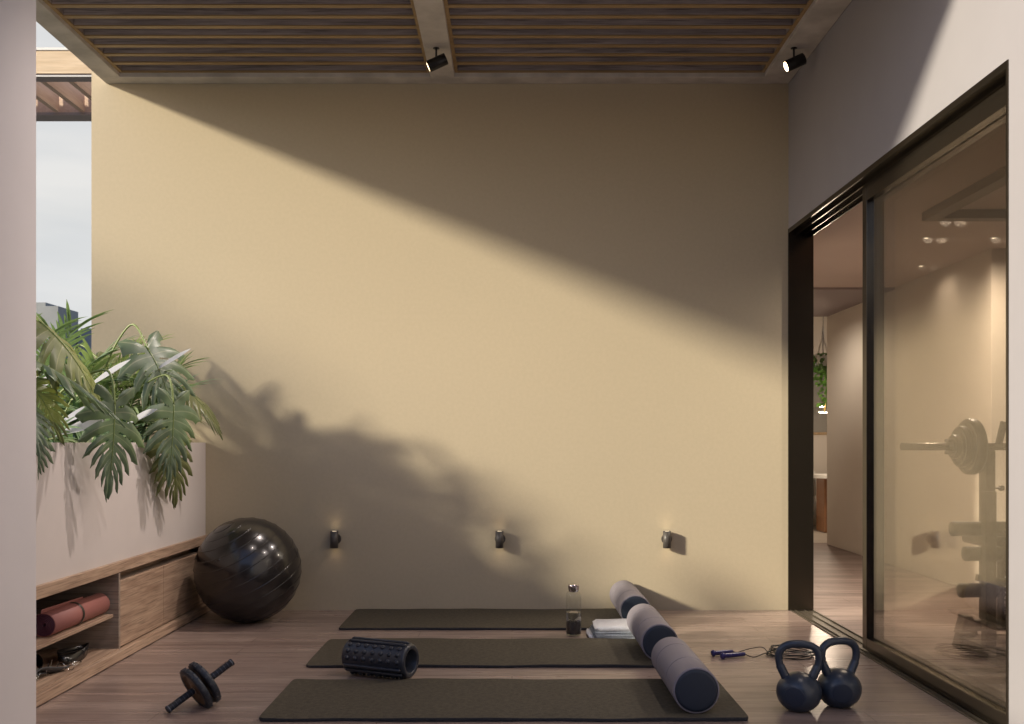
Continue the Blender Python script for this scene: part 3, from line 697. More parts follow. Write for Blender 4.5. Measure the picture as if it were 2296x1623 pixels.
# ================================================================== BENCH CABINET AND PLANTER
t = thing('planter_box', 'long pale rendered planter box standing on the oak cabinet', 'planter', (-2.3, 4.85, .465))
pl = MB()
pl.box(-1.939, -1.889, 3.612, 6.049, .4655, 1.034); pl.box(-2.75, -2.70, 3.612, 6.049, .4655, 1.034)
pl.box(-2.70, -1.939, 3.612, 3.66, .4655, 1.034); pl.box(-2.70, -1.939, 6.0, 6.049, .4655, 1.034); pl.box(-2.70, -1.939, 3.66, 6.0, .4655, .50)
obj('trough', pl, M_planter, t)
obj('soil', B(-2.699, -1.940, 3.661, 5.999, .501, .96), M_soil, t)

t = thing('oak_cabinet', 'low oak cabinet with an open shelf niche and two plain doors', 'cabinet', (-2.2, 4.85, 0))
F = -1.873
obj('top_board', B(-2.75, F, 3.612, 6.049, .412, .465), M_cab, t, bevel=.003)
obj('plinth', B(-2.75, -1.848, 3.612, 6.049, .004, .048), M_cab, t, bevel=.003)
obj('plinth_gap', B(-2.75, -1.856, 3.612, 6.049, 0, .0035), M_black, t)
obj('niche_base', B(-2.70, F-.002, 3.612, 4.676, .0485, .052), M_cab, t)
obj('divider', B(-2.70, F-.002, 4.677, 4.697, .0485, .4115), M_cab_in, t)
obj('back_panel', B(-2.75, -2.70, 3.612, 6.049, .0485, .4115), M_cab_in, t)
obj('end_panel', B(-2.70, F-.002, 3.612, 3.632, .0525, .4115), M_cab_in, t)
obj('shelf', B(-2.55, F-.022, 3.633, 4.665, .203, .219), M_cab, t, bevel=.003)
obj('handle_rail', B(-2.70, -1.955, 4.698, 6.049, .371, .4115), M_cab, t)
for y0, y1 in ((4.699, 5.286), (5.290, 5.93)):
    obj('door', B(-1.90, F-.004, y0, y1, .0545, .369), M_cab, t, bevel=.002)
obj('end_stile', B(-1.90, F-.003, 5.933, 6.049, .0545, .4105), M_cab, t)
obj('inner_panel', B(-2.699, -1.9005, 4.70, 6.048, .0485, .370), M_cab_in, t)

# rolled mat on the shelf
t = thing('rolled_mat', 'coral pink yoga mat rolled up with a dark band, lying on the cabinet shelf', 'yoga mat', (-1.955, 4.38, .22))
cx, cz, r = -1.958, .2695, .049
y0, y1 = 4.10, 4.655
sp = []
turns = 6.2; nseg = 240; r0 = .007
for i in range(nseg+1):
    a = 2*math.pi*turns*i/nseg; rr_ = r0 + (r-r0-.0022)*i/nseg
    sp.append((rr_, a))
th = .0026
m = MB(); vs = []; fs = []
for rr_, a in sp:
    for yy in (y0, y1): vs.append((cx + rr_*math.cos(a+1.6), yy, cz + rr_*math.sin(a+1.6)))
for i in range(nseg): fs.append((i*2, i*2+2, i*2+3, i*2+1))
m.add(vs, fs, True)
so = obj('spiral_end', m, M_purple, t); sd = so.modifiers.new('thick', 'SOLIDIFY'); sd.thickness = .0050; sd.offset = 0
m = MB(); prof = []
vs = []; fs = []; n_ = 56
for i in range(n_+1):
    a = 1.9 - 2*math.pi*i/n_*0.985
    for yy in (y0+.0005, y1-.0005):
        vs.append((cx + r*math.cos(a), yy, cz + r*math.sin(a)))
for i in range(n_): b = i*2; fs.append((b, b+2, b+3, b+1))
m.add(vs, fs, True)
# loose outer flap lifting off the roll
def flap(u, v):
    yy = y0 + .0005 + (y1-y0-.16)*v
    lift = .015*u*(1 - .45*v)
    return (cx + .004 + r*math.cos(1.9)*(1-u) - .012*u, yy, cz + r*math.sin(1.9) + .004 + lift - .003*(1-u))
m.grid(flap, 6, 10)
wrap = obj('mat_sheet', m, M_pink, t)
sd = wrap.modifiers.new('thick', 'SOLIDIFY'); sd.thickness = .003; sd.offset = 0
bn = MB().lathe([(r+.004, 0), (r+.0055, .002), (r+.0055, .016), (r+.004, .018)], (cx, 4.36, cz), (0, 1, 0), n=44, cap0=False, cap1=False)
obj('band', bn, M_strapband, t)

# bands and straps on the niche floor
t = thing('resistance_band', 'glossy black latex band folded in a loop on the cabinet niche floor', 'exercise band', (-1.97, 4.36, .052))
def arcpts(fn, n): return [fn(i/(n-1)) for i in range(n)]
bw = .048
def loopf(u):
    a = 2*math.pi*u
    return (-1.985 + .045*math.cos(a), 4.44 + .115*math.sin(a) , .078 + .008*math.sin(2*a))
pts = arcpts(loopf, 40)
obj('band_loop', MB().ribbon(pts, [(.25*math.sin(2*math.pi*i/39), 0, 1) for i in range(40)], bw, .002), M_latex, t)
bk = MB()
bk.tube([(-1.925, 4.27, .062), (-1.905, 4.30, .064), (-1.905, 4.34, .064), (-1.925, 4.37, .062), (-1.945, 4.34, .060), (-1.945, 4.30, .060)], .003, 6, closed=True)
obj('buckle', bk, M_steel, t)
t = thing('ankle_strap', 'dark grey webbing strap with steel rings lying in front of the black bundle', 'exercise strap', (-1.95, 3.98, .052))
def sw(u): return (-1.915 - .05*math.sin(3.0*u), 3.86 + .36*u, .060 + .030*math.sin(3.14*u)**2)
pts = arcpts(sw, 24)
obj('webbing', MB().ribbon(pts, [(1, .2, .25 + .4*i/23) for i in range(24)], .050, .005), M_webbing, t)
obj('webbing', MB().ribbon([(p[0]-.01, p[1]+.01, max(.0545, p[2]-.016)) for p in pts[:16]], [(1, .3, 0)]*16, .048, .004), M_webbing, t)
for (a, b, c_) in ((-1.905, 4.235, .068), (-1.93, 4.20, .075)):
    obj('steel_ring', MB().tube([(a+.016*math.cos(k*.524), b, c_+.016*math.sin(k*.524)) for k in range(12)], .0022, 6, closed=True), M_steel, t)
t = thing('strap_bundle', 'crumpled bundle of black straps with thin wire clips at the back of the niche', 'exercise strap', (-2.05, 4.05, .052))
rng = random.Random(11); bb = MB()
for k in range(9):
    x, y = -2.10 + .08*rng.random(), 3.90 + .28*rng.random(); a = rng.uniform(0, 3.1)
    pts = []
    for i in range(18):
        q = 2*math.pi*i/17; rx, ry = .05+.03*rng.random()*.2, .035
        pts.append((x + rx*math.cos(q)*math.cos(a) - ry*math.sin(q)*math.sin(a)*.6, y + rx*1.3*math.cos(q)*math.sin(a) + ry*math.sin(q)*math.cos(a), .082 + .022*math.sin(q+k)))
    bb.ribbon(pts, [(.3*math.sin(k), .2, 1)]*18, .046, .003)
obj('straps', bb, M_latex, t)
for x, y, s_ in ((-1.955, 4.14, 1), (-1.945, 4.02, .8)):
    obj('wire_clip', MB().tube([(x, y-.03*s_, .056), (x+.005, y-.012*s_, .095*s_+.01), (x, y, .058), (x+.004, y+.02*s_, .10*s_+.01), (x, y+.035*s_, .110*s_)], .0015, 5), M_steel, t)

# ================================================================== FLOOR EQUIPMENT
# exercise ball
BR = .300
t = thing('exercise_ball', 'large glossy black ribbed exercise ball in the corner by the cabinet', 'exercise ball', (-1.522, 5.66, BR))
axis = Vector((-.40, -.30, .87)).normalized()
prof = [(max(.0003, BR*math.sin(math.pi*k/90)), -BR*math.cos(math.pi*k/90)) for k in range(91)]
obj('ball_shell', MB().lathe(prof, (-1.522, 5.66, BR), axis, n=112), M_ball, t)
rb = MB()
for k in range(1, 15):
    a = R(12*k); rr_ = BR*math.sin(a); h = -BR*math.cos(a); nr, nh = math.sin(a), -math.cos(a); tr_, th_ = math.cos(a), math.sin(a)
    pf = [(rr_ + nr*q + tr_*u, h + nh*q + th_*u) for q, u in ((-.002, -.0045), (.0022, -.0012), (.0022, .0012), (-.002, .0045))]
    rb.lathe(pf, (-1.522, 5.66, BR), axis, n=96, cap0=False, cap1=False)
obj('raised_rib', rb, M_ball, t)
obj('valve_plug', MB().lathe([(0, -BR-.002), (.010, -BR-.002), (.012, -BR+.002)], (-1.522, 5.66, BR), (.3, .9, -.3), n=16), M_ball, t)

# yoga mats
def yoga_mat(name, x0, x1, y0, y1, seed, label):
    t = thing(name, label, 'yoga mat', ((x0+x1)/2, (y0+y1)/2, 0), 'unrolled exercise mats in parallel')
    rng = random.Random(seed); ph = [rng.uniform(0, 6.28) for _ in range(6)]
    def edge(x, k): return .0028*math.sin(x*9+ph[k]) + .0018*math.sin(x*17+ph[k+1])
    def P(u, v):
        x = x0 + (x1-x0)*u; cr = .022
        yy0, yy1 = y0 + edge(x, 0), y1 + edge(x, 2)
        d = min(x-x0, x1-x)
        if d < cr: q = cr - math.sqrt(max(0, cr*cr - (cr-d)**2)); yy0 += q; yy1 -= q
        return x, yy0 + (yy1-yy0)*v
    us = [0, .002, .005, .009, .013] + [.013 + (.974)*i/90 for i in range(1, 90)] + [.987, .991, .995, .998, 1]
    NV = 14
    def H(x, v): return .0155 + .0016*math.sin(x*7+ph[4])*(abs(v-.5)*2)**3 + .0007*math.sin(x*21+ph[5])
    top = MB(); vs = []
    for u in us:
        for j in range(NV+1):
            v = j/NV; x, y = P(u, v); z = H(x, v)
            if j in (0, NV): z -= .0018
            vs.append((x, y, z))
    n_ = NV+1
    fs = [(i*n_+j, (i+1)*n_+j, (i+1)*n_+j+1, i*n_+j+1) for i in range(len(us)-1) for j in range(NV)]
    top.add(vs, fs, True); obj('top_surface', top, M_mat_top, t)
    side = MB(); ring = [i*n_ for i in range(len(us))] + [(len(us)-1)*n_+j for j in range(1, n_)] + [i*n_+NV for i in range(len(us)-2, -1, -1)] + [j for j in range(NV-1, 0, -1)]
    sv = []; cxm, cym = (x0+x1)/2, (y0+y1)/2
    for i in ring:
        x, y, z = vs[i]; sv += [(x, y, z), (x + .0012*(1 if x > cxm else -1), y + (.0022 if y > cym else -.0022), z*.5), (x, y, .0006)]
    q = len(ring); sf = []
    for i in range(q):
        j = (i+1) % q
        sf += [(i*3, i*3+1, j*3+1, j*3), (i*3+1, i*3+2, j*3+2, j*3+1)]
    side.add(sv, sf, True); obj('foam_edge', side, M_mat_side, t)
    return t
yoga_mat('exercise_mat', -.940, .880, 3.633, 4.235, 1, 'olive brown exercise mat nearest the camera with the spiky roller behind its edge')
yoga_mat('exercise_mat', -.948, .880, 4.503, 5.110, 2, 'olive brown exercise mat in the middle of the three')
yoga_mat('exercise_mat', -.955, .880, 5.402, 6.020, 3, 'dark exercise mat pushed against the beige wall')

# foam rollers
def foam_roller():
    t = thing('foam_roller', '', 'foam roller', (0,0,0), 'smooth foam rollers lying across the mats')
    r = .0868; Lr = .59; g = .0022
    sl_ = MB(); cuts = (0, .183, .44, Lr)
    for a, b in zip(cuts, cuts[1:]):
        ea = .0018 if a else .004; eb = .0018 if b < Lr else .004; ga = .0026 if a else 0; gb = .0026 if b < Lr else 0
        for pr in ([(r-.006, a+ga), (r-ea*.6, a+ga), (r, a+ga+ea)], [(r, a+ga+ea), (r, b-gb-eb)], [(r, b-gb-eb), (r-eb*.6, b-gb), (r-.006, b-gb)]):
            sl_.lathe(pr, (0, 0, 0), (0, 1, 0), n=72, cap0=False, cap1=False)
    obj('foam_sleeve', sl_, M_roller, t)
    obj('end_cap', MB().lathe([(0, -.003), (r-.020, -.0022), (r-.0095, -.0005), (r-.0066, .003)], (0, 0, 0), (0, 1, 0), n=56, cap0=False, cap1=False), M_rollercap, t)
    obj('end_cap', MB().lathe([(r-.0066, Lr-.003), (r-.0095, Lr+.0005), (r-.020, Lr+.0022), (0, Lr+.003)], (0, 0, 0), (0, 1, 0), n=56, cap0=False, cap1=False), M_rollercap, t)
    gm = MB()
    for gy in (.183, .44):
        gm.lathe([(r-.0045, gy-.003), (r-.0045, gy+.003)], (0, 0, 0), (0, 1, 0), n=72, cap0=False, cap1=False)
    obj('groove', gm, M_groove, t)
    return t
p = foam_roller(); ZR = .0868+.0160
p.location = (.692, 3.680, ZR); p['label'] = 'mauve foam roller on the nearest mat with its navy end facing forward'
copy_thing(p, (.688, 4.560, ZR), 'mauve foam roller on the middle mat, beside the folded towel')
copy_thing(p, (.684, 5.425, ZR), 'sunlit pinkish foam roller on the far mat against the wall')

# knobbly massage roller
t = thing('massage_roller', 'dark hollow massage roller with rows of knobs lying between two mats', 'foam roller', (-.585, 4.335, .08))
a0 = Vector((-.722, 4.395, .083)); a1 = Vector((-.442, 4.268, .083)); ax = (a1-a0).normalized(); L = .318; mid = (a0+a1)/2; a0 = mid - ax*L/2
r = .074; ri = .050
prof = [(ri, .004), (ri+.003, 0), (r-.008, 0), (r-.001, .006), (r, .012), (r, L-.012), (r-.001, L-.006), (r-.008, L), (ri+.003, L), (ri, L-.004), (ri, .004)]
obj('tube_body', MB().lathe(prof, a0, ax, n=64, cap0=False, cap1=False), M_massage, t)
up = Vector((0, 0, 1)); sd_ = ax.cross(up).normalized()     # towards the camera side
if sd_.y > 0: sd_ = -sd_
km = MB(); rm = MB()
for deg in range(0, 360, 22):
    pass
for deg, kind in ((38, 'k'), (62, 'k'), (86, 'k'), (-2, 'r'), (20, 'r'), (112, 'r'), (132, 'r'), (158, 'k'), (182, 'k'), (206, 'k'), (232, 'r'), (254, 'r'), (278, 'k'), (302, 'k'), (326, 'k')):
    d = (up*math.cos(R(deg)) + sd_*math.sin(R(deg)))
    if kind == 'k':
        for k in range(7):
            c = a0 + ax*(.032 + k*(L-.064)/6) + d*(r-.002)
            km.lathe([(.0115, 0), (.0112, .003), (.009, .0075), (.005, .0102), (.0002, .0108)], c, d, n=14, cap0=False)
    else:
        c = a0 + ax*(L/2) + d*(r+.002); pts = [a0 + ax*.016 + d*(r-.001), a0 + ax*.022 + d*(r+.003), a0 + ax*(L-.022) + d*(r+.003), a0 + ax*(L-.016) + d*(r-.001)]
        rm.tube(pts, .0068, 10)
obj('knobs', km, M_massage, t); obj('ridges', rm, M_massage, t)

# ab wheel
t = thing('ab_wheel', 'double wheeled ab roller with dark striped grips tilted on the floor', 'ab wheel', (-1.217, 3.834, .09))
c = Vector((-1.2165, 3.832, .0855)); ax = Vector((.66, .575, .485)).normalized()
H = .152
obj('axle', MB().tube([c-ax*.05, c+ax*.05], .0095, 16), M_steel, t)
for s_ in (-1, 1):
    wc = c + ax*s_*.0195
    tw = MB(); 
    prof = [(.070, -.0125), (.082, -.0135), (.0895, -.0095), (.0915, -.004), (.0915, .004), (.0895, .0095), (.082, .0135), (.070, .0125)]
    tw.lathe(prof, wc, ax, n=72, cap0=False, cap1=False)
    q = Vector((0,0,1)).rotation_difference(ax).to_matrix()
    for k in range(36):
        a = 2*math.pi*k/36; rad = q @ Vector((math.cos(a), math.sin(a), 0)); tan = ax.cross(rad)
        m3 = Matrix((tan, rad, ax)).transposed()
        tw.obox(wc + rad*.0910 + ax*(.004 if k % 2 else -.004), (.0032, .0016, .0055), m3)
    wh = obj('wheel', tw, M_rubber, t)
    hb = MB().lathe([(.0, -.010), (.020, -.011), (.024, -.004), (.064, -.003), (.068, -.011), (.0705, -.011), (.0705, .011), (.068, .011), (.064, .003), (.024, .004), (.020, .011), (0, .010)], wc, ax, n=56)
    obj('hub', hb, M_hub, wh)
    gs = c + ax*s_*.034; ge = c + ax*s_*H
    L_ = (ge-gs).length; aa = ax*s_
    obj('grip', MB().lathe([(.0125, 0), (.0135, .003), (.0135, L_-.008), (.0150, L_-.007), (.0150, L_-.002), (.0130, L_)], gs, aa, n=28), M_grip, t)
    rg = MB()
    for k in range(6): rg.lathe([(.0136, .0102+.0165*k), (.01385, .0106+.0165*k), (.0136, .0110+.0165*k)], gs, aa, n=28, cap0=False, cap1=False)
    rg.lathe([(.0151, L_-.0095), (.0156, L_-.0085), (.0151, L_-.0075)], gs, aa, n=28, cap0=False, cap1=False)
    obj('grip_rings', rg, M_ring, t)

# kettlebells
def kettlebell():
    t = thing('kettlebell', '', 'kettlebell', (0,0,0), 'pair of slate blue kettlebells')
    m = MB(); rb = .0853; nU, nV = 48, 32; fd = Vector((-.36, -.90, -.05)).normalized(); fd2 = -fd
    vs = []
    for j in range(nV+1):
        th = math.pi*j/nV
        for i in range(nU):
            a = 2*math.pi*i/nU; d = Vector((math.sin(th)*math.cos(a), math.sin(th)*math.sin(a), -math.cos(th)))
            for f_ in (fd, fd2):
                dd = d.dot(f_)
                if dd > .87: d = d * (.87/dd)
            z = d.z*.0775
            if z < -.070: z = -.070
            vs.append((d.x*rb, d.y*rb, z + .0705))
    fs = [(j*nU+i, j*nU+(i+1) % nU, (j+1)*nU+(i+1) % nU, (j+1)*nU+i) for j in range(nV) for i in range(nU)]
    m.add(vs, fs, True); obj('bell_body', m, M_kb, t)
    for f_ in (fd, fd2):
        nn_ = Vector((f_.x/rb, f_.y/rb, f_.z/.0775)).normalized(); pc = Vector((f_.x*rb*.87, f_.y*rb*.87, f_.z*.0775*.87 + .0705))
        obj('face_plate', MB().lathe([(.0395, -.002), (.0385, .0012), (.036, .0018), (.0, .0018)], pc, nn_, n=12), M_kbface, t)
    pts = [(-.048, 0, .125), (-.060, 0, .145), (-.069, 0, .165), (-.0755, 0, .190), (-.0765, 0, .212), (-.070, 0, .232), (-.054, 0, .247), (-.030, 0, .2545), (0, 0, .2565)]
    pts = pts + [(-x, y, z) for x, y, z in reversed(pts[:-1])]
    # smooth the path
    P_ = [Vector(p) for p in pts]
    for _ in range(2):
        Q = [P_[0]]
        for i in range(len(P_)-1): Q += [P_[i]*.75+P_[i+1]*.25, P_[i]*.25+P_[i+1]*.75]
        Q.append(P_[-1]); P_ = Q
    rr_ = [.0155 - .0015*min(1, abs(i/(len(P_)-1)-.5)*2.2) for i in range(len(P_))]
    obj('handle', MB().tube(P_, rr_, 18), M_kb, t)
    for s_ in (-1, 1):
        cf = MB()
        a = Vector((s_*.050, 0, .128)); b = Vector((s_*.072, 0, .174)); d = (b-a).normalized()
        cf.lathe([(.0185, -.006), (.0172, .004), (.0164, (b-a).length-.003), (.0150, (b-a).length)], a, d, n=22, cap0=False, cap1=False)
        obj('handle_root', cf, M_kb, t)
    return t
kb = kettlebell(); kb.location = (1.108, 3.790, .0); kb.rotation_euler = (0, 0, R(-7)); kb['label'] = 'slate blue kettlebell nearer the mats, in front of the coiled rope'
copy_thing(kb, (1.283, 3.850, .0), 'slate blue kettlebell nearer the glass door', rotz=R(14))

# skipping rope
t = thing('skipping_rope', 'black skipping rope coiled on the floor with two indigo handles', 'skipping rope', (1.2, 4.75, 0))
for a, b in (((.966, 4.742, .0155), (1.078, 4.79, .0135)), ((.998, 4.68, .0155), (1.124, 4.735, .0135))):
    a, b = Vector(a), Vector(b); d = (b-a).normalized(); L_ = (b-a).length
    obj('handle', MB().lathe([(.0, 0), (.012, .001), (.0155, .006), (.0155, .012), (.011, .017), (.0115, .03), (.0115, L_*.55), (.010, L_*.97), (.006, L_)], a, d, n=22), M_handle, t)
rp_ = []
def cat(pts, n=8):
    out_ = []; P_ = [Vector(p) for p in pts]
    for i in range(len(P_)-1):
        p0, p1, p2, p3 = P_[max(0, i-1)], P_[i], P_[i+1], P_[min(len(P_)-1, i+2)]
        for k in range(n):
            u = k/n
            out_.append(.5*((2*p1) + (-p0+p2)*u + (2*p0-5*p1+4*p2-p3)*u*u + (-p0+3*p1-3*p2+p3)*u**3))
    out_.append(P_[-1]); return out_
rng = random.Random(5)
coil = []
for k in range(7*16):
    a = 2*math.pi*k/16 + 2.8; rr_ = .092 + .012*math.sin(k*.37) + .006*math.sin(k*1.3)
    coil.append((1.352 + rr_*1.15*math.cos(a), 4.77 + rr_*math.sin(a), .004 + .0045*(k/16) + .003*math.sin(k*.9)))
path = [(1.078, 4.79, .0135), (1.10, 4.80, .006), (1.13, 4.815, .012), (1.18, 4.825, .022), (1.23, 4.82, .028)] + coil + [(1.24, 4.72, .030), (1.20, 4.70, .020), (1.16, 4.685, .010), (1.145, 4.70, .008), (1.124, 4.735, .0135)]
obj('cord', MB().tube(cat(path, 5), .0024, 6), M_rope, t)

# bottle
BX, BY = .330, 5.26
t = thing('water_bottle', 'clear glass water bottle with a steel cap, half full, on the floor', 'bottle', (BX, BY, 0))
gp = [(.0, .0015), (.034, .0015), (.0405, .006), (.0412, .012), (.0412, .212), (.0395, .224), (.033, .234), (.0215, .241), (.0205, .246), (.0205, .255)]
obj('glass_body', MB().lathe(gp, (BX, BY, 0), n=48, cap1=False), M_bottle, t)
wm = bpy.data.materials.new('water'); wm.use_nodes = True; b_ = wm.node_tree.nodes['Principled BSDF']
b_.inputs['Transmission Weight'].default_value = 1; b_.inputs['Roughness'].default_value = 0; b_.inputs['IOR'].default_value = 1.33; b_.inputs['Base Color'].default_value = (.93, .92, .90, 1)
obj('water', MB().lathe([(.036, .010), (.0395, .014), (.0395, .125)], (BX, BY, 0), n=48), wm, t)
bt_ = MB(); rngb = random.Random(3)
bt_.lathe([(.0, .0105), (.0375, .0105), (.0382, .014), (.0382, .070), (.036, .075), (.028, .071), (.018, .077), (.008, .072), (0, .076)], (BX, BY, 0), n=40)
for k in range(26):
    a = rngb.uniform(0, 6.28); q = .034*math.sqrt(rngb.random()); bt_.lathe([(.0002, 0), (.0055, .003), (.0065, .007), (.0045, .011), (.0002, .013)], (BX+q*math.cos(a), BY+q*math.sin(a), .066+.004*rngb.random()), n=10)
obj('mat_refraction', bt_, mat('refraction_dark', (.02, .012, .014), rough=.35), t)  # dark solid standing in for the mat refracted through the water
obj('cap', MB().lathe([(.023, .247), (.0245, .249), (.0285, .262), (.0305, .282), (.0300, .286), (.027, .287)], (BX, BY, -.013), n=36), M_chrome, t)
obj('glass_base', MB().lathe([(.034, .0018), (.0395, .006), (.0385, .0095)], (BX, BY, 0), n=40), M_bottle, t)

# folded towel
t = thing('folded_towel', 'white towel folded into a layered pile between the middle and far mats', 'towel', (.56, 5.26, 0))
def slab(x0, x1, y0, y1, z, h, seed, round_left=True):
    """one folded layer: rounded fold on the left, slightly uneven"""
    rng = random.Random(seed); ph = rng.uniform(0, 6)
    m = MB(); nx, ny = 14, 8; top = []; bot = []
    for i in range(nx+1):
        for j in range(ny+1):
            u, v = i/nx, j/ny; x = x0 + (x1-x0)*u + .003*math.sin(v*5+ph)*(1-u); y = y0 + (y1-y0)*v + .002*math.sin(u*9+ph)
            e = 1.0
            if u < .12: e = math.sqrt(max(0.0, 1-(1-u/.12)**2))
            wv = .0014*math.sin(u*7+ph)+.001*math.sin(v*8+ph*2)
            top.append((x, y, z + h*.5 + h*.5*e + wv*e)); bot.append((x, y, z + h*.5 - h*.5*e + .0002))
    n1 = ny+1; N = len(top)
    fs = [(i*n1+j, (i+1)*n1+j, (i+1)*n1+j+1, i*n1+j+1) for i in range(nx) for j in range(ny)]
    fs += [(N+i*n1+j, N+i*n1+j+1, N+(i+1)*n1+j+1, N+(i+1)*n1+j) for i in range(nx) for j in range(ny)]
    for i in range(nx):
        fs += [(i*n1, N+i*n1, N+(i+1)*n1, (i+1)*n1), (i*n1+ny, (i+1)*n1+ny, N+(i+1)*n1+ny, N+i*n1+ny)]
    for j in range(ny):
        fs += [(j, j+1, N+j+1, N+j), (nx*n1+j, N+nx*n1+j, N+nx*n1+j+1, nx*n1+j+1)]
    m.add(top+bot, fs, True); return m
mm = MB()
def addm(dst, src):
    dst.add(src.v, src.f, True)
for k in range(5): addm(mm, slab(.425 + .004*math.sin(k*2), .72, 5.148+.003*math.sin(k*3), 5.372, .0008+.0078*k, .0074, 30+k))
obj('lower_folds', mm, M_towel2, t)
obj('upper_fold', slab(.438, .715, 5.150, 5.380, .0402, .026, 50), M_towel, t, bevel=0)
obj('loose_flap', slab(.402, .46, 5.156, 5.34, .0006, .022, 60), M_towel, t)

# ================================================================== PLANTS
def smooth(a, b, x):
    u = max(0, min(1, (x-a)/(b-a))); return u*u*(3-2*u)
def interp(tab, x):
    for (x0, y0), (x1, y1) in zip(tab, tab[1:]):
        if x <= x1: return y0 + (y1-y0)*(x-x0)/(x1-x0)
    return tab[-1][1]
def monstera_mesh(L, W, seed, droop=.25, curl=.35, fold=.2, nl=8):
    rng = random.Random(seed); m = MB(); Lm = L*.86
    AT = [(0, 2.75), (.10, 2.15), (.25, 1.60), (.5, 1.12), (.75, .75), (.92, .38), (1, .0)]
    RT = [(0, .44), (.08, .74), (.22, 1.0), (.45, 1.02), (.7, .84), (.9, .62), (1, .60)]
    for side in (-1, 1):
        us = [0]
        for k in range(nl): us.append(us[-1] + (1 + .25*rng.uniform(-1, 1)))
        us = [u/us[-1] for u in us]
        for k in range(nl):
            ua, ub = us[k], us[k+1]; rl = 1 + .10*rng.uniform(-1, 1); gap = rng.uniform(.26, .42) if k > 0 else .25
            vc = rng.uniform(.28, .46); hole = rng.random() < .6; cl = curl*rng.uniform(.7, 1.3)
            def P(s, v, ua=ua, ub=ub, rl=rl, gap=gap, vc=vc, cl=cl, side=side, k=k):
                g = gap*smooth(vc, .68, v) + .50*smooth(.84, 1.0, v)
                s2 = .5 + (s-.5)*(1-min(g, .94))
                if k == nl-1: s2 = 1 - (1-s)*(1-min(g*1.1, .8))
                u = ua + (ub-ua)*s2; uo = ua + (ub-ua)*s
                uo = uo*(1-smooth(0, .35, v)) + u*smooth(0, .35, v)
                org = Vector((0, Lm*max(0, uo-.06)/.94 if uo > .06 else 0, 0))
                a = interp(AT, u); a -= .38*v*(1 if u > .12 else .3)*min(1, a*1.3); rr_ = W*interp(RT, u)*rl
                vv = v*(1 - .10*(2*s-1)**2*smooth(.5, 1, v))
                d = rr_*vv
                x = side*d*math.sin(a); y = org.y + d*math.cos(a)
                z = fold*abs(x) - cl*(x*x)/W*1.0 - droop*max(0, y)**2/L
                z += .05*W*math.sin(math.pi*s)*smooth(.2, .6, v)          # blades arch between the veins
                return (x, y, z)
            def UV(s, v):
                return (min(abs(s-.5)*2, v*6), v)
            m.grid(P, 6, 14, True, UV, (lambda i, j: hole and ((i in (0,) and 2 <= j <= 4))))
    return m
def place_mesh(m, A, tipdir, normal):
    y = Vector(tipdir).normalized(); n = Vector(normal); z = (n - y*n.dot(y)).normalized(); x = y.cross(z)
    A = Vector(A); uv = m.uv
    m.v = [tuple(A + x*a + y*b + z*c) for a, b, c in m.v]
    return m
def midrib_mesh(A, tipdir, normal, L, fold, droop):
    m = MB(); pts = [(0, L*.86*i/10, -droop*(L*.86*i/10)**2/L + .0015) for i in range(11)]
    m.tube(pts, [.0032*(1-.75*i/10) for i in range(11)], 6)
    return place_mesh(m, A, tipdir, normal)

# (attachment, tip direction, normal, length, half width, droop, curl, fold, material, base of the stem)
LEAVES_A = [
 ((-1.745, 5.06, 1.235), (.03, -.10, -1), (.82, -.55, .22), .375, .190, .10, .35, .10, M_mon, (-2.12, 5.25, .96)),
 ((-1.745, 4.31, 1.205), (.02, -.08, -1), (.84, -.52, .22), .370, .185, .10, .40, .12, M_mon, (-2.15, 4.45, .96)),
 ((-1.930, 5.20, 1.530), (.46, -.12, -.66), (.45, -.60, .66), .330, .225, .35, .35, .05, M_mon, (-2.25, 5.3, .96)),
 ((-1.860, 5.50, 1.335), (.80, .10, -.36), (.30, -.25, .90), .28, .15, .5, .45, .02, M_mon2, (-2.15, 5.5, .96)),
 ((-1.80, 5.20, 1.06), (.12, .10, -1), (.90, -.45, .10), .32, .19, .15, .40, .10, M_mon2, (-2.1, 5.1, .96)),
]
LEAVES_B = [
 ((-2.02, 4.20, 1.55), (.72, .15, -.62), (.25, -.30, .85), .40, .19, .35, .55, -.20, M_mon2, (-2.3, 4.35, .96)),
 ((-1.99, 4.05, 1.38), (.80, .30, -.36), (.12, .20, .95), .40, .17, .25, .45, -.05, M_mon, (-2.3, 4.3, .96)),
 ((-2.00, 4.05, 1.29), (.55, .0, -.60), (.45, -.55, .70), .24, .14, .35, .40, .05, M_mon2, (-2.25, 4.1, .96)),
 ((-1.97, 3.92, 1.19), (.45, -.30, -.45), (.40, -.35, .80), .20, .12, .30, .40, .05, M_mon, (-2.2, 4.0, .96)),
 ((-1.93, 3.90, 1.10), (.30, -.10, -.65), (.60, -.50, .55), .18, .11, .30, .40, .05, M_mon, (-2.2, 3.9, .96)),
 ((-2.30, 5.45, 1.50), (.80, -.30, -.25), (.10, -.55, .85), .30, .17, .40, .40, .0, M_mon2, (-2.4, 5.5, .96)),
]
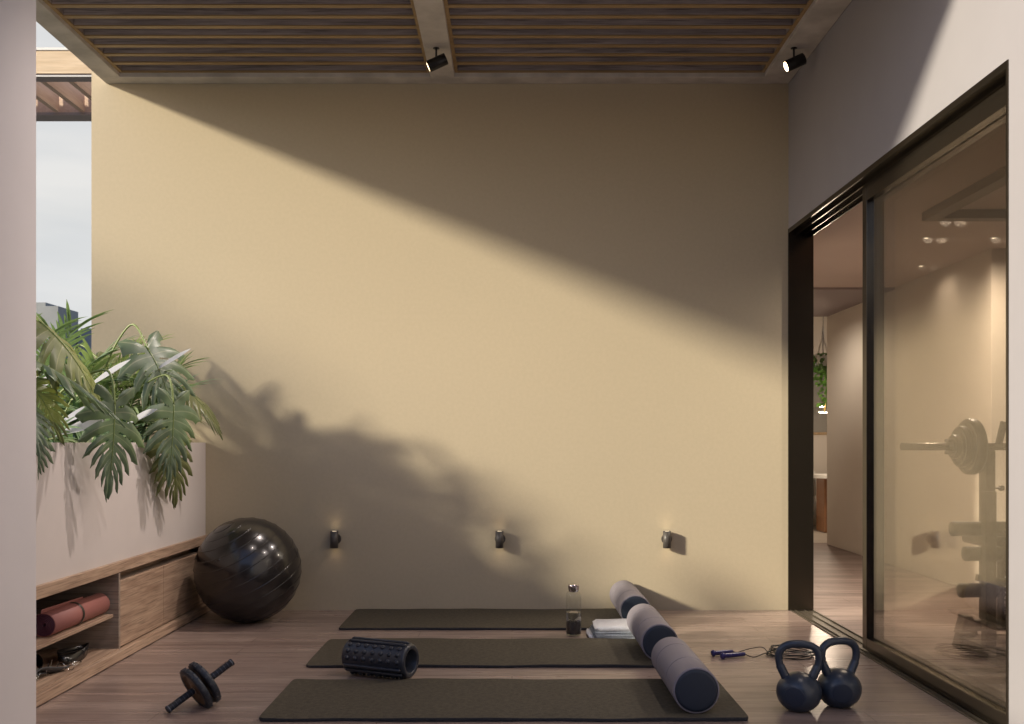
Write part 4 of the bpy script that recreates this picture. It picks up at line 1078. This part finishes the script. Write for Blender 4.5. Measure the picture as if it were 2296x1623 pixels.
for nm_lb, leaves, sd0 in (('glossy dark split leaf monstera hanging over the planter corner by the wall', LEAVES_A, 10),
                           ('olive green monstera with drooping split leaves beside the pillar', LEAVES_B, 40)):
    base = Vector(leaves[0][-1]); t = thing('monstera_plant', nm_lb, 'plant', base)
    for i, (A, td, nn, L_, W_, dr, cu, fo, mt, sb) in enumerate(leaves):
        lf = obj('leaf', place_mesh(monstera_mesh(L_, W_, sd0+i, dr, cu, fo), A, td, nn), mt, t)
        obj('midrib', midrib_mesh(A, td, nn, L_, fo, dr), M_stem, lf)
        A_, S_ = Vector(A), Vector(sb); dn = Vector(td).normalized()
        top = A_ - dn*.10 + Vector((-.05, .02, .05))
        st = MB().tube(cat([S_, S_*.55 + top*.45 + Vector((-.05, 0, .10)), top, A_ + dn*.004], 8), .0055, 7)
        obj('stem', st, M_stem, t)

def frond(m, st, base, az, L_, elev, arch, seed, nleaf=20, ll=.26, lw=.010):
    """a feather palm frond: rib plus narrow leaflets"""
    rng = random.Random(seed); pts = []; p = Vector(base); e = elev; h = Vector((math.cos(az), math.sin(az), 0)); n_ = 26
    for i in range(n_+1):
        pts.append(p.copy()); p = p + (h*math.cos(e) + Vector((0, 0, 1))*math.sin(e))*(L_/n_); e -= arch/n_
    st.tube(pts, [.0050*(1-.8*i/n_) for i in range(n_+1)], 6)
    for k in range(nleaf):
        f = .28 + .72*k/(nleaf-1); idx = min(n_-1, int(f*n_)); q = pts[idx]; tn = (pts[idx+1]-pts[idx]).normalized()
        sd2 = tn.cross(Vector((0, 0, 1))).normalized(); upv = sd2.cross(tn)
        for s_ in (-1, 1):
            dv = (tn*(.75+.5*f) + sd2*s_*(1.0-.45*f) + upv*rng.uniform(.05, .35)).normalized()
            l_ = ll*(math.sin(math.pi*(.18+.72*(1-abs(f-.55)*1.1)))*.9)*rng.uniform(.85, 1.1); w_ = lw*rng.uniform(.8, 1.15)
            wd = dv.cross(upv).normalized(); a = q.copy(); NS = 5; dd = dv.copy(); o_ = []
            for i in range(NS+1):
                u = i/NS; ww = w_*(math.sin(math.pi*(.15+.85*u))**.8 if u < 1 else 0.0)+.0003
                o_.append((a - wd*ww, a + upv*ww*.35, a + wd*ww)); dd = (dd + Vector((0, 0, -.11))).normalized(); a = a + dd*l_/NS
            vs = [v for r_ in o_ for v in r_]
            o0 = m.add(vs, [(i*3+c_, i*3+c_+1, i*3+4+c_, i*3+3+c_) for i in range(NS) for c_ in (0, 1)], True)
            for i in range(NS+1):
                for c_ in range(3): m.uv[o0+i*3+c_] = (abs(c_-1)*.9+.04, i/NS)
PALMS = [
 ('feather palm with the tallest arching fronds, rising against the sky', (-2.46, 5.55, .96), [(.15, 1.22, .66, .75), (-.15, 1.05, .66, .8), (-.5, 1.1, .66, .8), (-.65, .85, .66, .9), (-.9, 1.1, .70, .9), (-1.2, .9, .60, 1.0), (.3, .9, .60, 1.0), (-.35, .75, .62, .9), (.9, 1.25, .74, .7), (-1.0, 1.0, .65, 1.0), (1.6, .95, .7, .8), (2.4, .8, .7, .9), (-1.6, .85, .65, 1.0), (-.2, .95, .50, 1.1), (-.9, 1.25, .64, .6), (-.3, 1.3, .72, .7), (.6, 1.35, .70, .6), (-1.3, 1.2, .66, .7)], M_palm2),
 ('palm reaching towards the beige wall with fronds behind the upper split leaf', (-2.24, 5.55, .96), [(-.2, 1.18, .66, .6), (-.45, 1.05, .56, .7), (-.8, 1.15, .62, .8), (.6, 1.1, .60, .7), (.2, 1.0, .46, .9), (-1.3, .90, .50, 1.0), (2.4, .9, .6, .9), (-1.8, .8, .5, 1.0), (1.2, 1.1, .55, .8)], M_palm),
 ('palm half hidden behind the pillar with fronds poking out beside it', (-2.56, 5.20, .96), [(-.6, 1.30, .78, .6), (.3, 1.25, .72, .6), (-.5, .75, .55, 1.1), (-.9, 1.2, .8, .6), (-1.2, 1.2, .80, .7), (-.1, 1.15, .62, .9), (1.1, 1.0, .7, .9), (2.5, .9, .7, .9), (-.9, .95, .60, 1.0)], M_palm),
 ('small palm low behind the hanging monstera leaves', (-2.36, 4.55, .96), [(-.8, .75, .36, 1.1), (.3, .8, .30, 1.1), (1.4, .75, .45, 1.0), (-1.5, .80, .5, 1.0), (2.6, .75, .5, 1.0), (-.2, .8, .34, 1.1)], M_palm2),
]
for i, (lb, base, fr_, mt) in enumerate(PALMS):
    t = thing('palm_plant', lb, 'plant', base, 'palms growing in the planter box'); m = MB(); st = MB()
    for k, (az, el, L_, ar_) in enumerate(fr_): frond(m, st, base, az, L_, el, ar_, 100+i*20+k, ll=(.27, .22, .27, .17)[i], lw=.0080 if i != 1 else .0070)
    obj('fronds', m, mt, t); obj('stems', st, M_stem, t)

def blade(m, base, az, elev, L_, w_, arch, twist=0):
    p = Vector(base); h = Vector((math.cos(az), math.sin(az), 0)); sdv = Vector((-math.sin(az), math.cos(az), 0)); e = elev; n_ = 12; vs = []
    for i in range(n_+1):
        u = i/n_; ww = w_*(math.sin(math.pi*min(1, .12+.9*u))**.7 if u < .98 else 0.0)+.0003
        nrm = (-h*math.sin(e) + Vector((0, 0, 1))*math.cos(e)); a = twist*u; sv = sdv*math.cos(a) + nrm*math.sin(a)
        vs += [p - sv*ww, p - nrm*ww*.25, p + sv*ww]
        p = p + (h*math.cos(e)+Vector((0, 0, 1))*math.sin(e))*(L_/n_); e -= arch/n_
    o0 = m.add(vs, [(i*3+c_, i*3+c_+1, i*3+4+c_, i*3+3+c_) for i in range(n_) for c_ in (0, 1)], True)
    for i in range(n_+1):
        for c_ in range(3): m.uv[o0+i*3+c_] = (abs(c_-1)*.9+.03, i/n_)
rng = random.Random(77)
for i, (lb, base, n_, rad) in enumerate((('clump of long green strap leaves in the middle of the planter', (-2.38, 5.50, .96), 46, .30),
                               ('clump of strap leaves filling the planter next to the pillar', (-2.30, 4.20, .96), 52, .30),
                               ('low clump of green blades at the wall end of the planter', (-2.20, 5.62, .96), 34, .22))):
    t = thing('strap_leaf_plant', lb, 'plant', base, 'strap leaved plants in the planter box'); m = MB()
    for k in range(n_):
        a = rng.uniform(0, 6.28); rr_ = rad*rng.random()**.6
        blade(m, (base[0]+rr_*math.cos(a)*.7, base[1]+rr_*math.sin(a)*1.2, base[2]), a+rng.gauss(0, .5), rng.uniform(*((1.1, 1.5), (.9, 1.45), (1.0, 1.5))[i]), rng.uniform(*((.36, .64), (.22, .38), (.22, .40))[i]), rng.uniform(*((.007, .018), (.010, .026), (.007, .016))[i]), rng.uniform(*((.4, 1.1), (.5, 1.5), (.4, 1.2))[i]), rng.uniform(.2, 1.5))
    obj('foliage', m, M_blade if i != 1 else M_palm, t)
t = thing('peace_lily', 'peace lily with a few long white petals among the green leaves', 'plant', (-2.15, 4.85, .96))
for (bx, by, bz), az, el, L_, w_, ar_, tw in (((-2.12, 4.72, 1.24), .1, .70, .34, .030, .18, 1.1), ((-1.97, 5.18, 1.36), .1, .62, .32, .020, .10, 1.2), ((-2.14, 4.55, 1.08), .5, .75, .26, .036, .4, 1.0), ((-2.02, 4.95, 1.08), -.3, .55, .30, .036, .3, 1.2), ((-2.20, 4.25, 1.16), .2, .8, .30, .034, .3, 1.3), ((-1.98, 4.55, 1.02), -.5, .9, .20, .034, .3, 1.0), ((-2.05, 4.35, 1.05), .3, .5, .25, .04, .3, 1.2)):
    m = MB(); blade(m, (bx, by, bz), az, el, L_, w_, ar_, tw); m.uv = {}
    obj('petal', m, M_spathe, t)
    obj('stem', MB().tube(cat([(bx-.08, by, .955), (bx-.06, by, .5*(.96+bz)), (bx, by, bz)], 5), .004, 6), M_stem, t)
m = MB()
for k in range(22):
    a = rng.uniform(0, 6.28); blade(m, (-2.12+.05*math.cos(a), 4.85+.25*math.sin(a), .955), a, rng.uniform(.8, 1.3), rng.uniform(.2, .38), rng.uniform(.02, .035), rng.uniform(.6, 1.4))
obj('foliage', m, M_blade, t)

# unseen small tree, added off to the side to throw the soft shade on the wall end
t = thing('unseen_tree', 'small leafy tree out of view past the open side, added for soft shade on the wall', 'tree', (-7.4, 3.35, -.12))
rng = random.Random(9); cc = Vector((-7.4, 3.35, 3.72))
tk = MB().tube(cat([(-7.4, 3.35, -.12), (-7.36, 3.37, 1.2), (-7.43, 3.33, 2.4), (-7.4, 3.35, 3.3)], 6), [.07-.0022*i for i in range(19)], 10)
obj('trunk', tk, M_bark, t)
cr = MB()
for k in range(7):
    d = Vector((rng.uniform(-1, 1), rng.uniform(-1, 1), rng.uniform(-.3, 1))).normalized()*.45
    cr.tube([(-7.4, 3.35, 3.1), cc + d*.5, cc + d], [.02, .012, .004], 6)
obj('limbs', cr, M_bark, t)
lv = MB()
for k in range(900):
    d = Vector((rng.gauss(0, 1), rng.gauss(0, 1), rng.gauss(0, 1))).normalized()*(.58*rng.random()**.45); c = cc + Vector((d.x, d.y, d.z*.85))
    n_ = Vector((rng.gauss(0, 1), rng.gauss(0, 1), rng.gauss(0, 1))).normalized(); u = n_.orthogonal().normalized(); v = n_.cross(u); q = rng.uniform(.025, .045)
    lv.add([c-u*q, c-v*q*.5, c+u*q, c+v*q*.5], [(0, 1, 2, 3)])
obj('foliage', lv, M_ivy, t)
